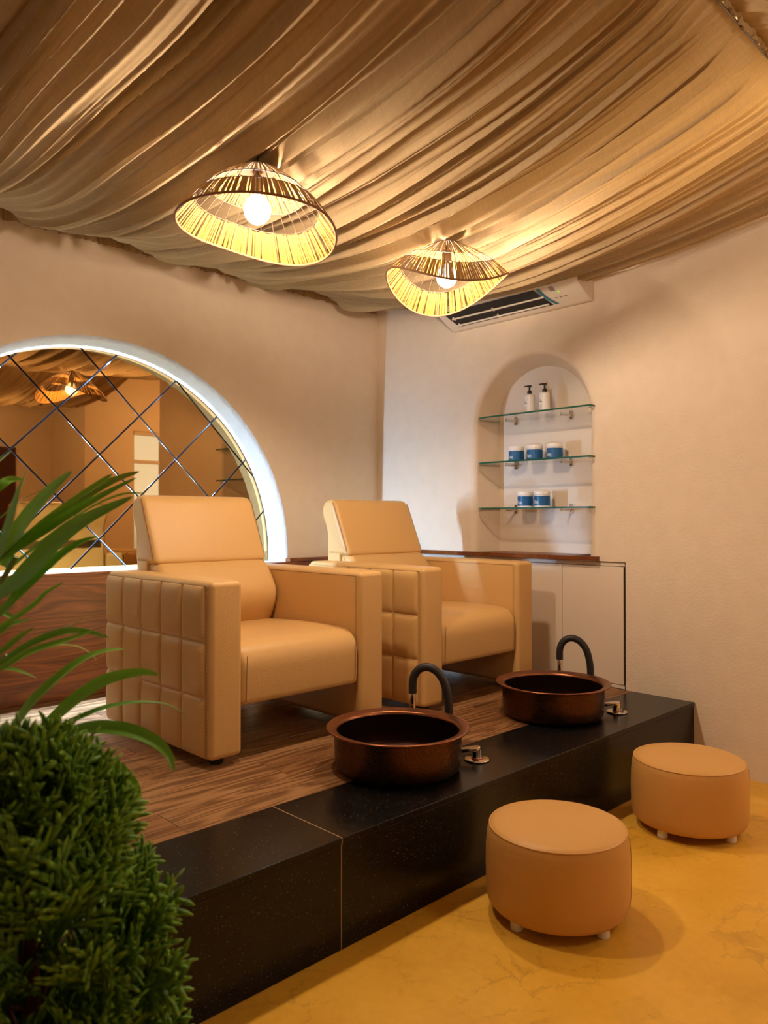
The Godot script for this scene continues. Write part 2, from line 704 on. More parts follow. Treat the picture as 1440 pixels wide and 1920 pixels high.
func room() -> void:
	struct("floor", slab(Vector3(-1.75, -0.12, -4.3), Vector3(5.5, 0, 2.0)), M.ochre_floor)
	struct("ceiling", slab(Vector3(-1.75, 3.0, -4.3), Vector3(5.5, 3.12, 2.0)), M.white_paint)
	# back wall with the arched recess
	var rng := RandomNumberGenerator.new()
	rng.seed = 5
	var line := PackedVector2Array([Vector2(AC.x + AR + 0.02, 0.9)])
	line.append_array(arc(AC, AR + 0.02, AR + 0.02, 0.0, PI, 72))
	line.append(Vector2(AC.x - AR - 0.02, 0.9))
	var poly := PackedVector2Array([Vector2(XR + 0.02, 0.9), Vector2(XR + 0.02, 3.0), Vector2(-1.6, 3.0), Vector2(-1.6, 0.9)])
	var rev := line.duplicate()
	rev.reverse()
	poly.append_array(rev)
	var wall := struct("wall_back", flat_poly(poly, 2, ZB, 1.0).mesh(), M.plaster)
	part("footing", slab(Vector3(-1.6, 0, ZB - 0.1), Vector3(XR + 0.02, 0.92, ZB - 0.004)), M.plaster, wall)
	part("outer_leaf", slab(Vector3(-1.75, -0.1, -4.3), Vector3(5.5, 3.1, -4.08)), M.plaster, wall)
	var g := Geo.new()
	var prof := [[0.02, 0.0], [0.012, -0.004], [0.004, -0.012], [0.0, -0.024], [-0.004, -0.07], [-0.008, -0.12], [-0.011, ZM - 0.03 - ZB]]
	var wob := noise(FastNoiseLite.TYPE_SIMPLEX, 14.0, 4, 3)
	var n := 180
	var base := 0
	g.has_n = false
	for q in n + 3:
		var a := PI * clampf(float(q - 1) / n, 0.0, 1.0)
		for k in prof.size():
			var e: float = 0.005 * wob.get_noise_2d(a * 1.2, k * 0.06) if k > 0 and k < 6 else 0.0
			var r: float = AR + prof[k][0] + e
			var y := AC.y + sin(a) * r
			if q == 0 or q == n + 2:
				y = 0.9
			g.vert(Vector3(AC.x + cos(a) * r, y, ZB + prof[k][1]), Vector3.UP)
	for q in n + 2:
		for k in prof.size() - 1:
			var z := base + q * prof.size() + k
			# inside of the arch faces its centre
			g.i.append_array(PackedInt32Array([z, z + 1, z + prof.size(), z + 1, z + prof.size() + 1, z + prof.size()]))
	part("arch_reveal", g.mesh(), M.white_plaster, wall)
	part("arch_sill", slab(Vector3(AC.x - AR, 0.9, ZM - 0.02), Vector3(AC.x + AR, 0.936, ZB - 0.001), 0.002), M.white_paint, wall)  # sill whitened: strip light on the ledge put into its colour

	# right wall with the niche and the cupboard opening
	var zc := -2.58
	var front := arch_line(Vector2(zc, 1.76), 0.43, 40, 0.975)
	poly = PackedVector2Array([Vector2(-3.86, 0.975), Vector2(-3.86, 3.0), Vector2(-1.05, 3.0), Vector2(-1.05, 0), Vector2(-1.975, 0), Vector2(-1.975, 0.975)])
	poly.append_array(front)
	var right := struct("wall_right", flat_poly(poly, 0, XR, -1.0).mesh(), M.plaster)
	part("wall_end", slab(Vector3(XR + 0.0005, 0, -1.2), Vector3(XR + 0.3, 3.0, -1.05)), M.plaster, right)
	part("outer_leaf", slab(Vector3(3.97, -0.1, -4.3), Vector3(4.1, 3.1, -1.09)), M.plaster, right)
	g = Geo.new()
	g.has_n = false
	var rings := [[0.04, 0.0, 0.0], [0.026, 0.004, 0.0], [0.013, 0.013, 0.0], [0.004, 0.026, 0.0], [0.0, 0.04, 0.0], [0.0, 0.21, 1.0]]
	for ring in rings:
		var f: float = ring[2]
		var c := Vector2(lerpf(zc, -2.62, f), lerpf(1.76, 1.79, f))
		var r: float = lerpf(0.39, 0.325, f) + ring[0]
		var l := arch_line(c, r, 40, 0.97)
		for p in l:
			g.vert(Vector3(XR + ring[1], p.y, p.x), Vector3.UP)
	var w := 43
	for q in rings.size() - 1:
		for k in w - 1:
			var z := q * w + k
			g.i.append_array(PackedInt32Array([z, z + w, z + 1, z + 1, z + w, z + w + 1]))
	part("niche_reveal", g.mesh(), M.plaster, right)
	var back := arch_line(Vector2(-2.62, 1.79), 0.325, 40, 0.97)
	part("niche_back", flat_poly(back, 0, XR + 0.21, -1.0).mesh(), M.white_paint, right)

	# the rest of the room, seen in the mirror
	struct("wall_left", slab(Vector3(-1.75, 0, -4.1), Vector3(-1.6, 3.0, 1.7)), M.plaster)
	var far := struct("wall_front", slab(Vector3(-1.75, 0, 1.6), Vector3(4.3, 3.0, 1.75)), M.plaster)
	part("return_face", slab(Vector3(3.625, 0, 0.616), Vector3(3.735, 3.0, 1.598)), M.plaster, far)
	var al := struct("wall_alcove", slab(Vector3(3.62, 0, 0.6), Vector3(4.2, 3.0, 0.615)), M.plaster)
	part("over_window", slab(Vector3(4.2, 2.25, 0.6), Vector3(5.0, 3.0, 0.75)), M.plaster, al)
	part("under_window", slab(Vector3(4.2, 0, 0.6), Vector3(5.0, 0.8, 0.75)), M.plaster, al)
	part("beside_window", slab(Vector3(5.0, 0, 0.6), Vector3(5.4, 3.0, 0.75)), M.plaster, al)
	part("side_face", slab(Vector3(5.3, 0, -1.21), Vector3(5.45, 3.0, 0.74)), M.plaster, al)
	part("rear_face", slab(Vector3(3.975, 0, -1.2), Vector3(5.44, 3.0, -1.07)), M.plaster, al)
	var win := struct("window_1", slab(Vector3(4.2, 0.8, 0.67), Vector3(5.0, 2.25, 0.676)), M.window_glass)
	for y in [0.82, 1.89, 2.23]:
		part("frame_rail", slab(Vector3(4.2, y - 0.02, 0.65), Vector3(5.0, y + 0.02, 0.7), 0.004), M.white_paint, win)
	for x in [4.22, 4.6, 4.98]:
		part("frame_stile", slab(Vector3(x - 0.02, 0.8, 0.65), Vector3(x + 0.02, 2.25, 0.7), 0.004), M.white_paint, win)
	var door := struct("door_1", slab(Vector3(2.4, 0, 1.57), Vector3(3.2, 2.05, 1.61), 0.004), M.dark_door)
	for y in [0.55, 1.45]:
		part("door_panel", slab(Vector3(2.52, y - 0.35, 1.56), Vector3(3.08, y + 0.35, 1.575), 0.006), M.dark_door, door)
	part("door_handle", pipe([Vector3(2.5, 1.0, 1.57), Vector3(2.5, 1.0, 1.52), Vector3(2.6, 1.0, 1.52)], 0.01), M.chrome, door)

	# wooden apron below the mirror, and the sill that runs on to the niche
	var ap := struct("trim_1", slab(Vector3(-0.6, HP, ZB - 0.01), Vector3(XR - 0.002, 0.934, -3.8), 0.003), M.walnut)
	part("ledge", slab(Vector3(AC.x + AR + 0.004, 0.9345, ZB + 0.001), Vector3(XR - 0.002, 0.956, -3.795), 0.003), M.walnut, ap)
	part("ledge", slab(Vector3(-0.6, 0.9345, ZB + 0.001), Vector3(AC.x - AR - 0.004, 0.956, -3.795), 0.003), M.walnut, ap)
	var sill := pris(PackedVector2Array([Vector2(3.635, -3.79), Vector2(3.635, -2.125), Vector2(XR + 0.005, -2.125), Vector2(XR + 0.005, -2.3), Vector2(XR + 0.205, -2.3), Vector2(XR + 0.205, -2.94), Vector2(XR + 0.005, -2.96), Vector2(XR + 0.005, -3.79)]), 0.977, 1.0, 0.0, 1)
	struct("trim_2", sill, M.walnut)


func platform() -> void:
	var p := thing("platform", "raised platform of brown wood planks edged with black granite slabs", "platform")
	part("core", slab(Vector3(-0.58, 0.0, ZB + 0.03), Vector3(XR - 0.004, HP - 0.022, -1.637)), M.grout, p)
	var seam := 1.407
	for s in [[-0.6, seam - 0.0015], [seam + 0.0015, XR - 0.003]]:
		part("granite_slab", slab(Vector3(s[0], HP - 0.02, -1.938), Vector3(s[1], HP, -1.612), 0.0025), M.granite, p)
		part("granite_riser", slab(Vector3(s[0], 0.0005, -1.636), Vector3(s[1], HP - 0.0215, -1.616), 0.0015), M.granite, p)
	part("grout_joint", slab(Vector3(seam - 0.0016, HP - 0.02, -1.938), Vector3(seam + 0.0016, HP - 0.0008, -1.6135)), M.pale_grout, p)
	part("grout_joint", slab(Vector3(seam - 0.0016, 0.001, -1.636), Vector3(seam + 0.0016, HP - 0.022, -1.6168)), M.pale_grout, p)
	var rng := RandomNumberGenerator.new()
	rng.seed = 9
	var w := 0.1885
	var ends := [1.12, 0.42, 0.86, 1.3, 0.15, 0.72, 1.05, 0.3, 0.9, 0.55]
	for row in 10:
		var z1 := -1.9395 - row * w
		var z0 := maxf(z1 - w + 0.0012, ZB + 0.035)
		var x: float = ends[row] - 1.2 * ceilf((ends[row] + 0.6) / 1.2)
		while x < XR - 0.01:
			var a := maxf(x, -0.6)
			var b := minf(x + 1.2 - 0.0015, XR - 0.003)
			if b > a + 0.02:
				part("wood_plank", slab(Vector3(a, HP - 0.02, z0), Vector3(b, HP - rng.randf() * 0.0004, z1), 0.001), M["plank_%d" % rng.randi_range(0, 3)], p)
			x += 1.2


# ---------- mirror and its light ----------
func mirror() -> void:
	var t := thing("mirror", "half-round bronze mirror with diamond panes and a glowing rim in the arch", "mirror", Vector3(AC.x, AC.y, ZM))
	var r := AR - 0.012
	var half := PackedVector2Array([Vector2(r, -0.045)])
	half.append_array(arc(Vector2.ZERO, r, r, 0.0, PI, 64))
	half.append(Vector2(-r, -0.045))
	part("backing", pris(half, -0.02, -0.006, 0.0, 2), M.dark_backing, t)
	var s := 0.2265
	# lattice nodes measured on the mirror plane
	var ox := 1.31 - AC.x
	var oy := 1.545 - AC.y
	var bev := 0.0038
	for iy in range(-5, 6):
		for ix in range(-10, 10):
			if (ix + iy) % 2 == 0:
				continue
			var c := Vector2(ox + ix * s, oy + iy * s)
			var dia := PackedVector2Array([c + Vector2(s - 0.0016, 0), c + Vector2(0, s - 0.0016), c - Vector2(s - 0.0016, 0), c - Vector2(0, s - 0.0016)])
			var cut := Geometry2D.intersect_polygons(dia, half)
			if cut.is_empty():
				continue
			var poly: PackedVector2Array = cut[0]
			var inner_all := Geometry2D.offset_polygon(poly, -bev, Geometry2D.JOIN_MITER)
			if inner_all.is_empty():
				continue
			var inner: PackedVector2Array = inner_all[0]
			var g := flat_poly(inner, 2, 0.0, 1.0)
			var o := part("mirror_pane", g.mesh(), M.bronze_mirror, t)
			var e := Geo.new()
			for q in inner.size():
				var a := inner[q]
				var b := inner[(q + 1) % inner.size()]
				var dir := (b - a).normalized()
				var nrm := Vector2(dir.y, -dir.x)
				if Geometry2D.is_point_in_polygon((a + b) * 0.5 + nrm * 0.002, inner):
					nrm = -nrm
				e.flat_quad(Vector3(a.x, a.y, 0), Vector3(b.x, b.y, 0), Vector3(b.x + nrm.x * bev, b.y + nrm.y * bev, -0.003), Vector3(a.x + nrm.x * bev, a.y + nrm.y * bev, -0.003), Vector3(nrm.x * 0.55, nrm.y * 0.55, 0.83))
			part("bevel", e.mesh(), M.mirror_bevel, o)


func led_strip() -> void:
	var g := Geo.new()
	var n := 90
	var r0 := AR - 0.0125
	for q in n + 1:
		var a := PI * (0.004 + 0.992 * q / n)
		var d := Vector3(cos(a), sin(a), 0)
		var c := Vector3(AC.x, AC.y, 0)
		var ring := [[r0 + 0.0, 0.012], [r0 - 0.006, 0.013], [r0 - 0.008, 0.018], [r0 - 0.008, 0.028], [r0 - 0.006, 0.034], [r0 + 0.002, 0.036]]
		for k in ring.size():
			g.vert(c + d * ring[k][0] + Vector3(0, 0, ZM + ring[k][1]), -d)
	g.has_n = false
	for q in n:
		for k in 5:
			var z := q * 6 + k
			g.i.append_array(PackedInt32Array([z, z + 6, z + 1, z + 1, z + 6, z + 7]))
	part("light_strip", g.mesh(), M.led, get_node("mirror"), -Vector3(AC.x, AC.y, ZM))
	# the diodes shine inwards in a narrow beam
	var segs := 24
	for q in segs:
		var a := PI * (q + 0.5) / segs
		var l := SpotLight3D.new()
		l.name = "strip_glow_%03d" % q
		l.spot_angle = LED_CONE
		l.spot_angle_attenuation = 1.0
		l.spot_range = 12.0
		l.spot_attenuation = 2.0
		l.light_size = 0.014
		l.light_color = Color(0.68, 0.83, 1.0)
		l.light_energy = LED_E
		l.shadow_enabled = true
		add_child(l)
		var d := Vector3(cos(a), sin(a), 0)
		var tg := Vector3(-sin(a), cos(a), 0)
		# a spot looks along its -z: towards the centre of the arch
		l.transform = Transform3D(Basis(tg, d.cross(tg), d), Vector3(AC.x, AC.y, ZM + 0.03) + d * (AR - 0.04))


# ---------- ceiling cloth ----------
var fold_a: FastNoiseLite
var fold_b: FastNoiseLite
var fold_c: FastNoiseLite

func cloth_point(x: float, s: float, z0: float, z1: float, sag_mid: float, sag_edge: float, seed_: float) -> Vector3:
	var z := lerpf(z0, z1, s)
	var bow := 4.0 * s * (1.0 - s)
	var edge := smoothstep(2.7, 3.64, x)
	var sag := lerpf(sag_mid, sag_edge, edge)
	var y := 2.665 - 0.01 * s - sag * bow
	# folds run along z and drift a little; each octave a rounded ridge with a sharp valley
	var drift := 0.05 * fold_c.get_noise_2d(x * 0.7 + seed_, z * 0.35) + 0.012 * fold_c.get_noise_2d(x * 3.0, z * 0.6 + seed_)
	var u := x + drift
	var fine := 0.35 + 0.65 * smoothstep(0.7, 1.7, x)
	var calm := 0.4 + 0.6 * smoothstep(-0.3, 0.2, fold_c.get_noise_2d(x * 2.1 + 9.0 + seed_, z * 0.15))
	calm = lerpf(calm, 1.0, 0.5 * smoothstep(1.8, 2.6, x))
	var w1 := fold_a.get_noise_2d(u * 4.6 + seed_, z * 0.10)
	var w2 := fold_a.get_noise_2d(u * 11.0 + 40.0 + seed_, z * 0.11)
	var w3 := fold_a.get_noise_2d(u * 21.0 + 80.0 + seed_, z * 0.11)
	var w4 := fold_b.get_noise_2d(u * 55.0 + seed_, z * 0.3)
	var amp := (0.55 + 0.45 * bow)
	var d := 0.036 * (1.0 - 2.0 * absf(w1)) + 0.036 * (1.0 - 2.0 * absf(w2)) * (0.5 + 0.5 * calm) + 0.027 * (1.0 - 2.0 * absf(w3)) * calm * fine + 0.003 * w4 * calm * fine
	var side := 0.022 * w2 * calm + 0.014 * w1 + 0.012 * w3 * calm * fine
	# swags between the fixings along the back wall
	var near := exp(-pow((s - 0.1) / 0.11, 2.0))
	var swag := near * (0.085 * fold_c.get_noise_2d(x * 1.7 + 3.0 + seed_, 7.0) - 0.008)
	var pin := smoothstep(0.0, 0.05, s) * smoothstep(0.0, 0.05, 1.0 - s)
	y -= d * amp * lerpf(0.15, 1.0, pin) + swag * pin
	var px := x + side * amp * pin
	if x > 3.55:
		px = minf(px, 3.655)
	return Vector3(px, y, z)


func cloth(called: String, x0: float, x1: float, z0: float, z1: float, sag_mid: float, sag_edge: float, nx: int, nz: int, seed_: float, parent: Node3D) -> void:
	var g := Geo.new()
	g.has_n = false
	for k in nz + 1:
		var s := float(k) / nz
		for q in nx + 1:
			var x := lerpf(x0, x1, float(q) / nx)
			var p := cloth_point(x, s, z0, z1, sag_mid, sag_edge, seed_)
			g.vert(p, Vector3.DOWN, Vector2(x * 4.0, p.z * 4.0))
	for k in nz:
		for q in nx:
			var z := k * (nx + 1) + q
			# faces down
			g.i.append_array(PackedInt32Array([z, z + nx + 1, z + 1, z + 1, z + nx + 1, z + nx + 2]))
	part(called, g.mesh(), M.linen, parent)


func ruffle(x0: float, x1: float, z: float, dir: float, y0: float, y1: float, parent: Node3D) -> void:
	var g := Geo.new()
	g.has_n = false
	var n := int((x1 - x0) / 0.005)
	for q in n + 1:
		var x := lerpf(x0, x1, float(q) / n)
		var ph := x * 190.0 + 4.0 * fold_c.get_noise_1d(x * 9.0)
		var dp := 0.008 + 0.007 * sin(ph) + 0.004 * sin(ph * 0.37)
		var drop := 0.008 * fold_c.get_noise_1d(x * 11.0 + 30.0)
		for k in 4:
			var f := k / 3.0
			g.vert(Vector3(x + 0.004 * f * sin(ph * 0.5), lerpf(y0, y1 + drop, f), z + dir * dp * (0.5 + 0.7 * f)), Vector3.BACK, Vector2(x * 4.0, f * 0.2))
	for q in n:
		for k in 3:
			var z2 := q * 4 + k
			g.i.append_array(PackedInt32Array([z2, z2 + 4, z2 + 1, z2 + 1, z2 + 4, z2 + 5]))
	part("gathered_hem", g.mesh(), M.linen, parent)


func ceiling_cloth() -> void:
	fold_a = noise(FastNoiseLite.TYPE_SIMPLEX_SMOOTH, 1.0, 101, 1)
	fold_b = noise(FastNoiseLite.TYPE_SIMPLEX, 1.0, 202, 2)
	fold_c = noise(FastNoiseLite.TYPE_SIMPLEX_SMOOTH, 1.0, 303, 2)
	var zw := -0.87
	var a := thing("ceiling_drape", "beige linen drape hanging in long folds over the chairs from wall to wire", "drape")
	cloth("cloth", -1.58, 3.64, ZB + 0.012, zw, 0.26, 0.15, 2200, 80, 0.0, a)
	ruffle(-1.58, 3.64, ZB + 0.003, 1.0, 2.672, 2.615, a)
	var b := thing("ceiling_drape", "second beige linen drape beyond the wire at the upper right corner", "drape")
	ruffle(-1.58, 3.64, zw + 0.001, 1.0, 2.685, 2.636, a)
	cloth("cloth", -1.58, 3.6, zw + 0.006, 1.58, 0.2, 0.14, 700, 60, 57.0, b)
	ruffle(-1.58, 3.6, 1.588, -1.0, 2.67, 2.6, b)
	for z in [zw + 0.002, zw + 0.1]:
		var wr := part("ceiling_wire", pipe([Vector3(-1.6, 2.64, z), Vector3(3.67, 2.64, z)], 0.0035, 6), M.steel, self)
		tag(wr, "thin steel wire that carries the linen at the upper right corner" if z < -0.8 else "second thin steel wire farther into the upper right corner", "wire")


# ---------- pendant lamps ----------
func pendant(at: Vector3, label: String, mean: float, amp: float, droop: float, low: float, seed_: int, top_y: float) -> void:
	# at is the bulb; heights are relative to it. low: the direction in which the rim droops
	var t := thing("pendant_lamp", label, "lamp", at, "raffia pendant lamps")
	var rng := RandomNumberGenerator.new()
	rng.seed = seed_
	var top := 0.13
	var rim := func(a: float) -> Vector3:
		var r := 0.256 + 0.006 * cos(2.0 * (a - low))
		return Vector3(cos(a) * r, mean - amp * cos(2.0 * (a - low)) - droop * pow(maxf(0.0, cos(a - low)), 2.0), sin(a) * r)
	var crown := func(a: float) -> Vector3:
		return Vector3(cos(a) * 0.06, top, sin(a) * 0.06)
	var along := func(a: float, f: float) -> Vector3:
		var p: Vector3 = crown.call(a)
		var q: Vector3 = rim.call(a)
		var o: Vector3 = p.lerp(q, f)
		o += Vector3(cos(a), 1.0, sin(a)) * 0.011 * sin(PI * f)
		return o
	# raffia strands: a cap near the crown, an open ring of bare wires, a broad band down to the rim
	var g := Geo.new()
	g.has_n = false
	for k in 3:
		var count: int = [130, 165, 150][k]
		var f0: float = [0.02, 0.655, 0.665][k]
		var f1: float = [0.41, 1.0, 1.0][k]
		for q in count:
			var a := TAU * (q + rng.randf_range(-0.45, 0.45)) / count
			var w := rng.randf_range(0.0038, 0.0072) * (0.85 if k == 0 else 1.0)
			var tw := rng.randf_range(-0.035, 0.035)
			var lift := rng.randf_range(-0.002, 0.003)
			var s0 := g.v.size()
			var e0 := f0 + rng.randf_range(-0.02, 0.02) * (1.0 if k else 0.0)
			for m in 6:
				var f := lerpf(e0, f1, m / 5.0)
				var ang := a + tw * (f - f0)
				var p: Vector3 = along.call(ang, f)
				var out := Vector3(cos(ang), 0.5, sin(ang)).normalized()
				var sd := Vector3(-sin(ang), 0, cos(ang))
				for e in [-1.0, 1.0]:
					g.vert(p + sd * w * 0.5 * e + out * (lift + 0.0006), out)
				g.vert(p + out * (lift + 0.0016), out)
			for m in 5:
				var z := s0 + m * 3
				g.i.append_array(PackedInt32Array([z, z + 3, z + 2, z + 2, z + 3, z + 5, z + 2, z + 5, z + 1, z + 1, z + 5, z + 4]))
	var strands := part("raffia_strands", g.mesh(), M.raffia, t)
	strands.set_meta("kind", "stuff")
	g = Geo.new()
	for q in 28:
		var a := TAU * q / 28.0
		var pts := PackedVector3Array()
		for m in 9:
			pts.append(along.call(a, m / 8.0))
		tube(g, pts, [0.0014], 5)
	for f in [0.0, 0.42, 0.65]:
		var pts := PackedVector3Array()
		for m in 48:
			pts.append(along.call(TAU * m / 48.0, f))
		tube(g, pts, [0.0016], 5, true)
	part("wire_frame", g.mesh(), M.wire, t)
	var ring := []
	for m in 72:
		ring.append(rim.call(TAU * m / 72.0))
	part("rim", pipe(ring, 0.0042, 7, true), M.cane, t)
	part("bulb", turned([Vector2(0.0005, -0.044), Vector2(0.014, -0.042), Vector2(0.028, -0.034), Vector2(0.039, -0.02), Vector2(0.044, -0.002), Vector2(0.042, 0.015), Vector2(0.034, 0.031), Vector2(0.022, 0.044), Vector2(0.015, 0.05)], 32), M.bulb, t)
	part("socket", turned([Vector2(0.0005, 0.048), Vector2(0.0185, 0.049), Vector2(0.02, 0.055), Vector2(0.02, 0.1), Vector2(0.012, 0.114), Vector2(0.005, 0.12), Vector2(0.004, 0.135)], 24), M.wire, t)
	part("crown_plate", turned([Vector2(0.0005, top - 0.004), Vector2(0.06, top - 0.002), Vector2(0.062, top + 0.002), Vector2(0.02, top + 0.009), Vector2(0.006, top + 0.02), Vector2(0.0005, top + 0.021)], 24), M.wire, t)
	part("cord", pipe([Vector3(0, 0.12, 0), Vector3(0, top_y, 0)], 0.0032, 6), M.wire, t)
	var l := OmniLight3D.new()
	l.name = "bulb_light"
	l.light_color = Color(BULB_C)
	l.light_energy = BULB_E
	l.omni_range = 14.0
	l.omni_attenuation = 2.0
	l.light_size = 0.04
	l.shadow_enabled = true
	t.add_child(l)


# ---------- armchairs ----------
func make_chair(label: String, at: Vector3) -> Node3D:
	var t := thing("armchair", label, "armchair", at, "tan leather armchairs in a row")
	var d := 0.83
	var hw := 0.425
	var aw := 0.135
	var bot := 0.03
	var h := 0.664
	# a quilted pad, 1 x 1, facing +x: shared by all pads
	var pad_w := 0.159
	var rows := [[0.648, 0.446], [0.446, 0.246], [0.246, 0.034]]
	var pads := []
	for row in rows:
		var ph: float = row[0] - row[1]
		var g := Geo.new()
		g.has_n = false
		var n := 14
		for a in n + 1:
			for b in n + 1:
				var fa := -cos(PI * a / n)
				var fb := -cos(PI * b / n)
				var ba := 1.0 - pow(absf(fa), 6.0)
				var bb := 1.0 - pow(absf(fb), 6.0)
				var bulge := pow(ba * bb, 0.5) * 0.0165 - 0.0045
				g.vert(Vector3(bulge, fb * ph / 2.0, fa * pad_w / 2.0), Vector3.RIGHT)
		for a in n:
			for b in n:
				var z := a * (n + 1) + b
				g.i.append_array(PackedInt32Array([z, z + n + 1, z + 1, z + 1, z + n + 1, z + n + 2]))
		pads.append(g.mesh())
	var arm_mesh := box(Vector3.ZERO, Vector3(aw, h - bot, d), 0.02, 4, Vector3(0.0, 0.004, 0.003))
	for sg in [-1.0, 1.0]:
		var arm := part("arm", arm_mesh, M.leather, t, Vector3(sg * (hw - aw / 2.0), (h + bot) / 2.0, -d / 2.0))
		for r in 3:
			for c in 5:
				var y: float = (rows[r][0] + rows[r][1]) / 2.0 - (h + bot) / 2.0
				part("quilted_panel", pads[r], M.leather, arm, Vector3(sg * (aw / 2.0 + 0.0005), y, d / 2.0 - 0.036 - pad_w * (c + 0.5)), Vector3(0, 0.0 if sg > 0 else PI, 0))
		# seams: along the top edges and down the front corners
		var g := Geo.new()
		for e in [-1.0, 1.0]:
			var x: float = e * (aw / 2.0 - 0.004)
			var top := (h - bot) / 2.0
			tube(g, PackedVector3Array([Vector3(x + e * 0.0035, top - 0.017, -d / 2.0 + 0.01), Vector3(x + e * 0.0035, top - 0.017, d / 2.0 - 0.03)]), [0.0016], 6)
			tube(g, PackedVector3Array([Vector3(x + e * 0.0038, top - 0.017, d / 2.0 - 0.03), Vector3(x + e * 0.0038, -top + 0.012, d / 2.0 - 0.03)]), [0.0016], 6)
		part("seam", g.mesh(), M.seam, arm)
		g = Geo.new()
		for e in [-1.0, 1.0]:
			var x: float = e * (aw / 2.0 + 0.0002)
			for q in 46:
				var y := (h - bot) / 2.0 - 0.03 - q * 0.0128
				rbox(g, Vector3(x, y, d / 2.0 - 0.022), Vector3(0.0016, 0.0065, 0.0018), 0.0)
		part("stitching", g.mesh(), M.stitch, arm)
	var iw := hw - aw
	var seat := rpoly([Vector2(-0.012, 0.2), Vector2(-0.006, 0.425), Vector2(-0.3, 0.437), Vector2(-0.68, 0.415), Vector2(-0.68, 0.2)], [0.025, 0.1, 0.2, 0.02, 0.02], 8)
	var st := part("seat", pris(seat, -iw + 0.001, iw - 0.001, 0.02, 0, 0.0), M.leather, t)
	var g2 := Geo.new()
	for e in [-1.0, 1.0]:
		var pts := PackedVector3Array()
		for q in 9:
			pts.append(Vector3(e * (iw - 0.022), 0.215 + q * 0.021, -0.0095 + 0.0006 * q))
		tube(g2, pts, [0.0013], 6)
	part("seam", g2.mesh(), M.seam, st)
	var cush := rpoly([Vector2(-0.62, 0.39), Vector2(-0.545, 0.53), Vector2(-0.59, 0.62), Vector2(-0.66, 0.70), Vector2(-0.74, 0.70), Vector2(-0.74, 0.39)], [0.04, 0.12, 0.1, 0.04, 0.02, 0.02], 7)
	part("back_cushion", pris(cush, -iw + 0.002, iw - 0.002, 0.035, 0), M.leather, t)
	part("back_panel", box(Vector3(0, 0.49, -0.79), Vector3(iw * 2.0 - 0.004, 0.66, 0.11), 0.018, 3), M.leather, t)
	var head := rpoly([Vector2(-0.655, 0.688), Vector2(-0.795, 1.0), Vector2(-0.885, 0.985), Vector2(-0.895, 0.9), Vector2(-0.845, 0.82), Vector2(-0.845, 0.688)], [0.035, 0.05, 0.06, 0.06, 0.08, 0.015], 7)
	var hr := part("headrest", pris(head, -iw - 0.002, iw + 0.002, 0.03, 0, 0.004), M.leather, t)
	var front := PackedVector3Array()
	for q in 11:
		var f := q / 10.0
		front.append(Vector3(0, lerpf(0.715, 0.975, f), lerpf(-0.682, -0.795, f)))
	g2 = Geo.new()
	for e in [-1.0, 1.0]:
		var pts := PackedVector3Array()
		for p in front:
			pts.append(p + Vector3(e * (iw - 0.003), 0, 0.0))
		tube(g2, pts, [0.0022], 6)
	part("piping", g2.mesh(), M.seam, hr)
	for e in [-1.0, 1.0]:
		for z in [-0.07, -d + 0.07]:
			part("foot", turned([Vector2(0.0005, 0.0), Vector2(0.024, 0.0), Vector2(0.026, 0.004), Vector2(0.026, 0.034)], 20), M.rubber, t, Vector3(e * (hw - aw / 2.0), 0, z))
	return t


# ---------- foot basins ----------
func make_basin(label: String, at: Vector3) -> Node3D:
	var t := thing("foot_basin", label, "basin", at, "copper foot basins on the granite")
	part("bowl", turned([Vector2(0.0005, 0.0), Vector2(0.195, 0.0), Vector2(0.208, 0.004), Vector2(0.218, 0.012), Vector2(0.223, 0.026), Vector2(0.2255, 0.06), Vector2(0.226, 0.1), Vector2(0.226, 0.134), Vector2(0.229, 0.141)], 72), M.copper, t)
	part("rim", turned([Vector2(0.226, 0.138), Vector2(0.240, 0.1435), Vector2(0.2515, 0.1455), Vector2(0.2555, 0.148), Vector2(0.2555, 0.1515), Vector2(0.252, 0.1535), Vector2(0.246, 0.1525), Vector2(0.238, 0.1495), Vector2(0.224, 0.1465), Vector2(0.219, 0.143), Vector2(0.217, 0.136)], 72), M.copper_rim, t)
	part("inner_wall", turned([Vector2(0.2175, 0.138), Vector2(0.216, 0.08), Vector2(0.212, 0.04), Vector2(0.2, 0.02), Vector2(0.17, 0.013), Vector2(0.03, 0.011), Vector2(0.0005, 0.01)], 64), M.dark_copper, t)
	part("drain", turned([Vector2(0.024, 0.0115), Vector2(0.022, 0.015), Vector2(0.012, 0.0165), Vector2(0.0005, 0.017)], 24), M.chrome, t)
	return t


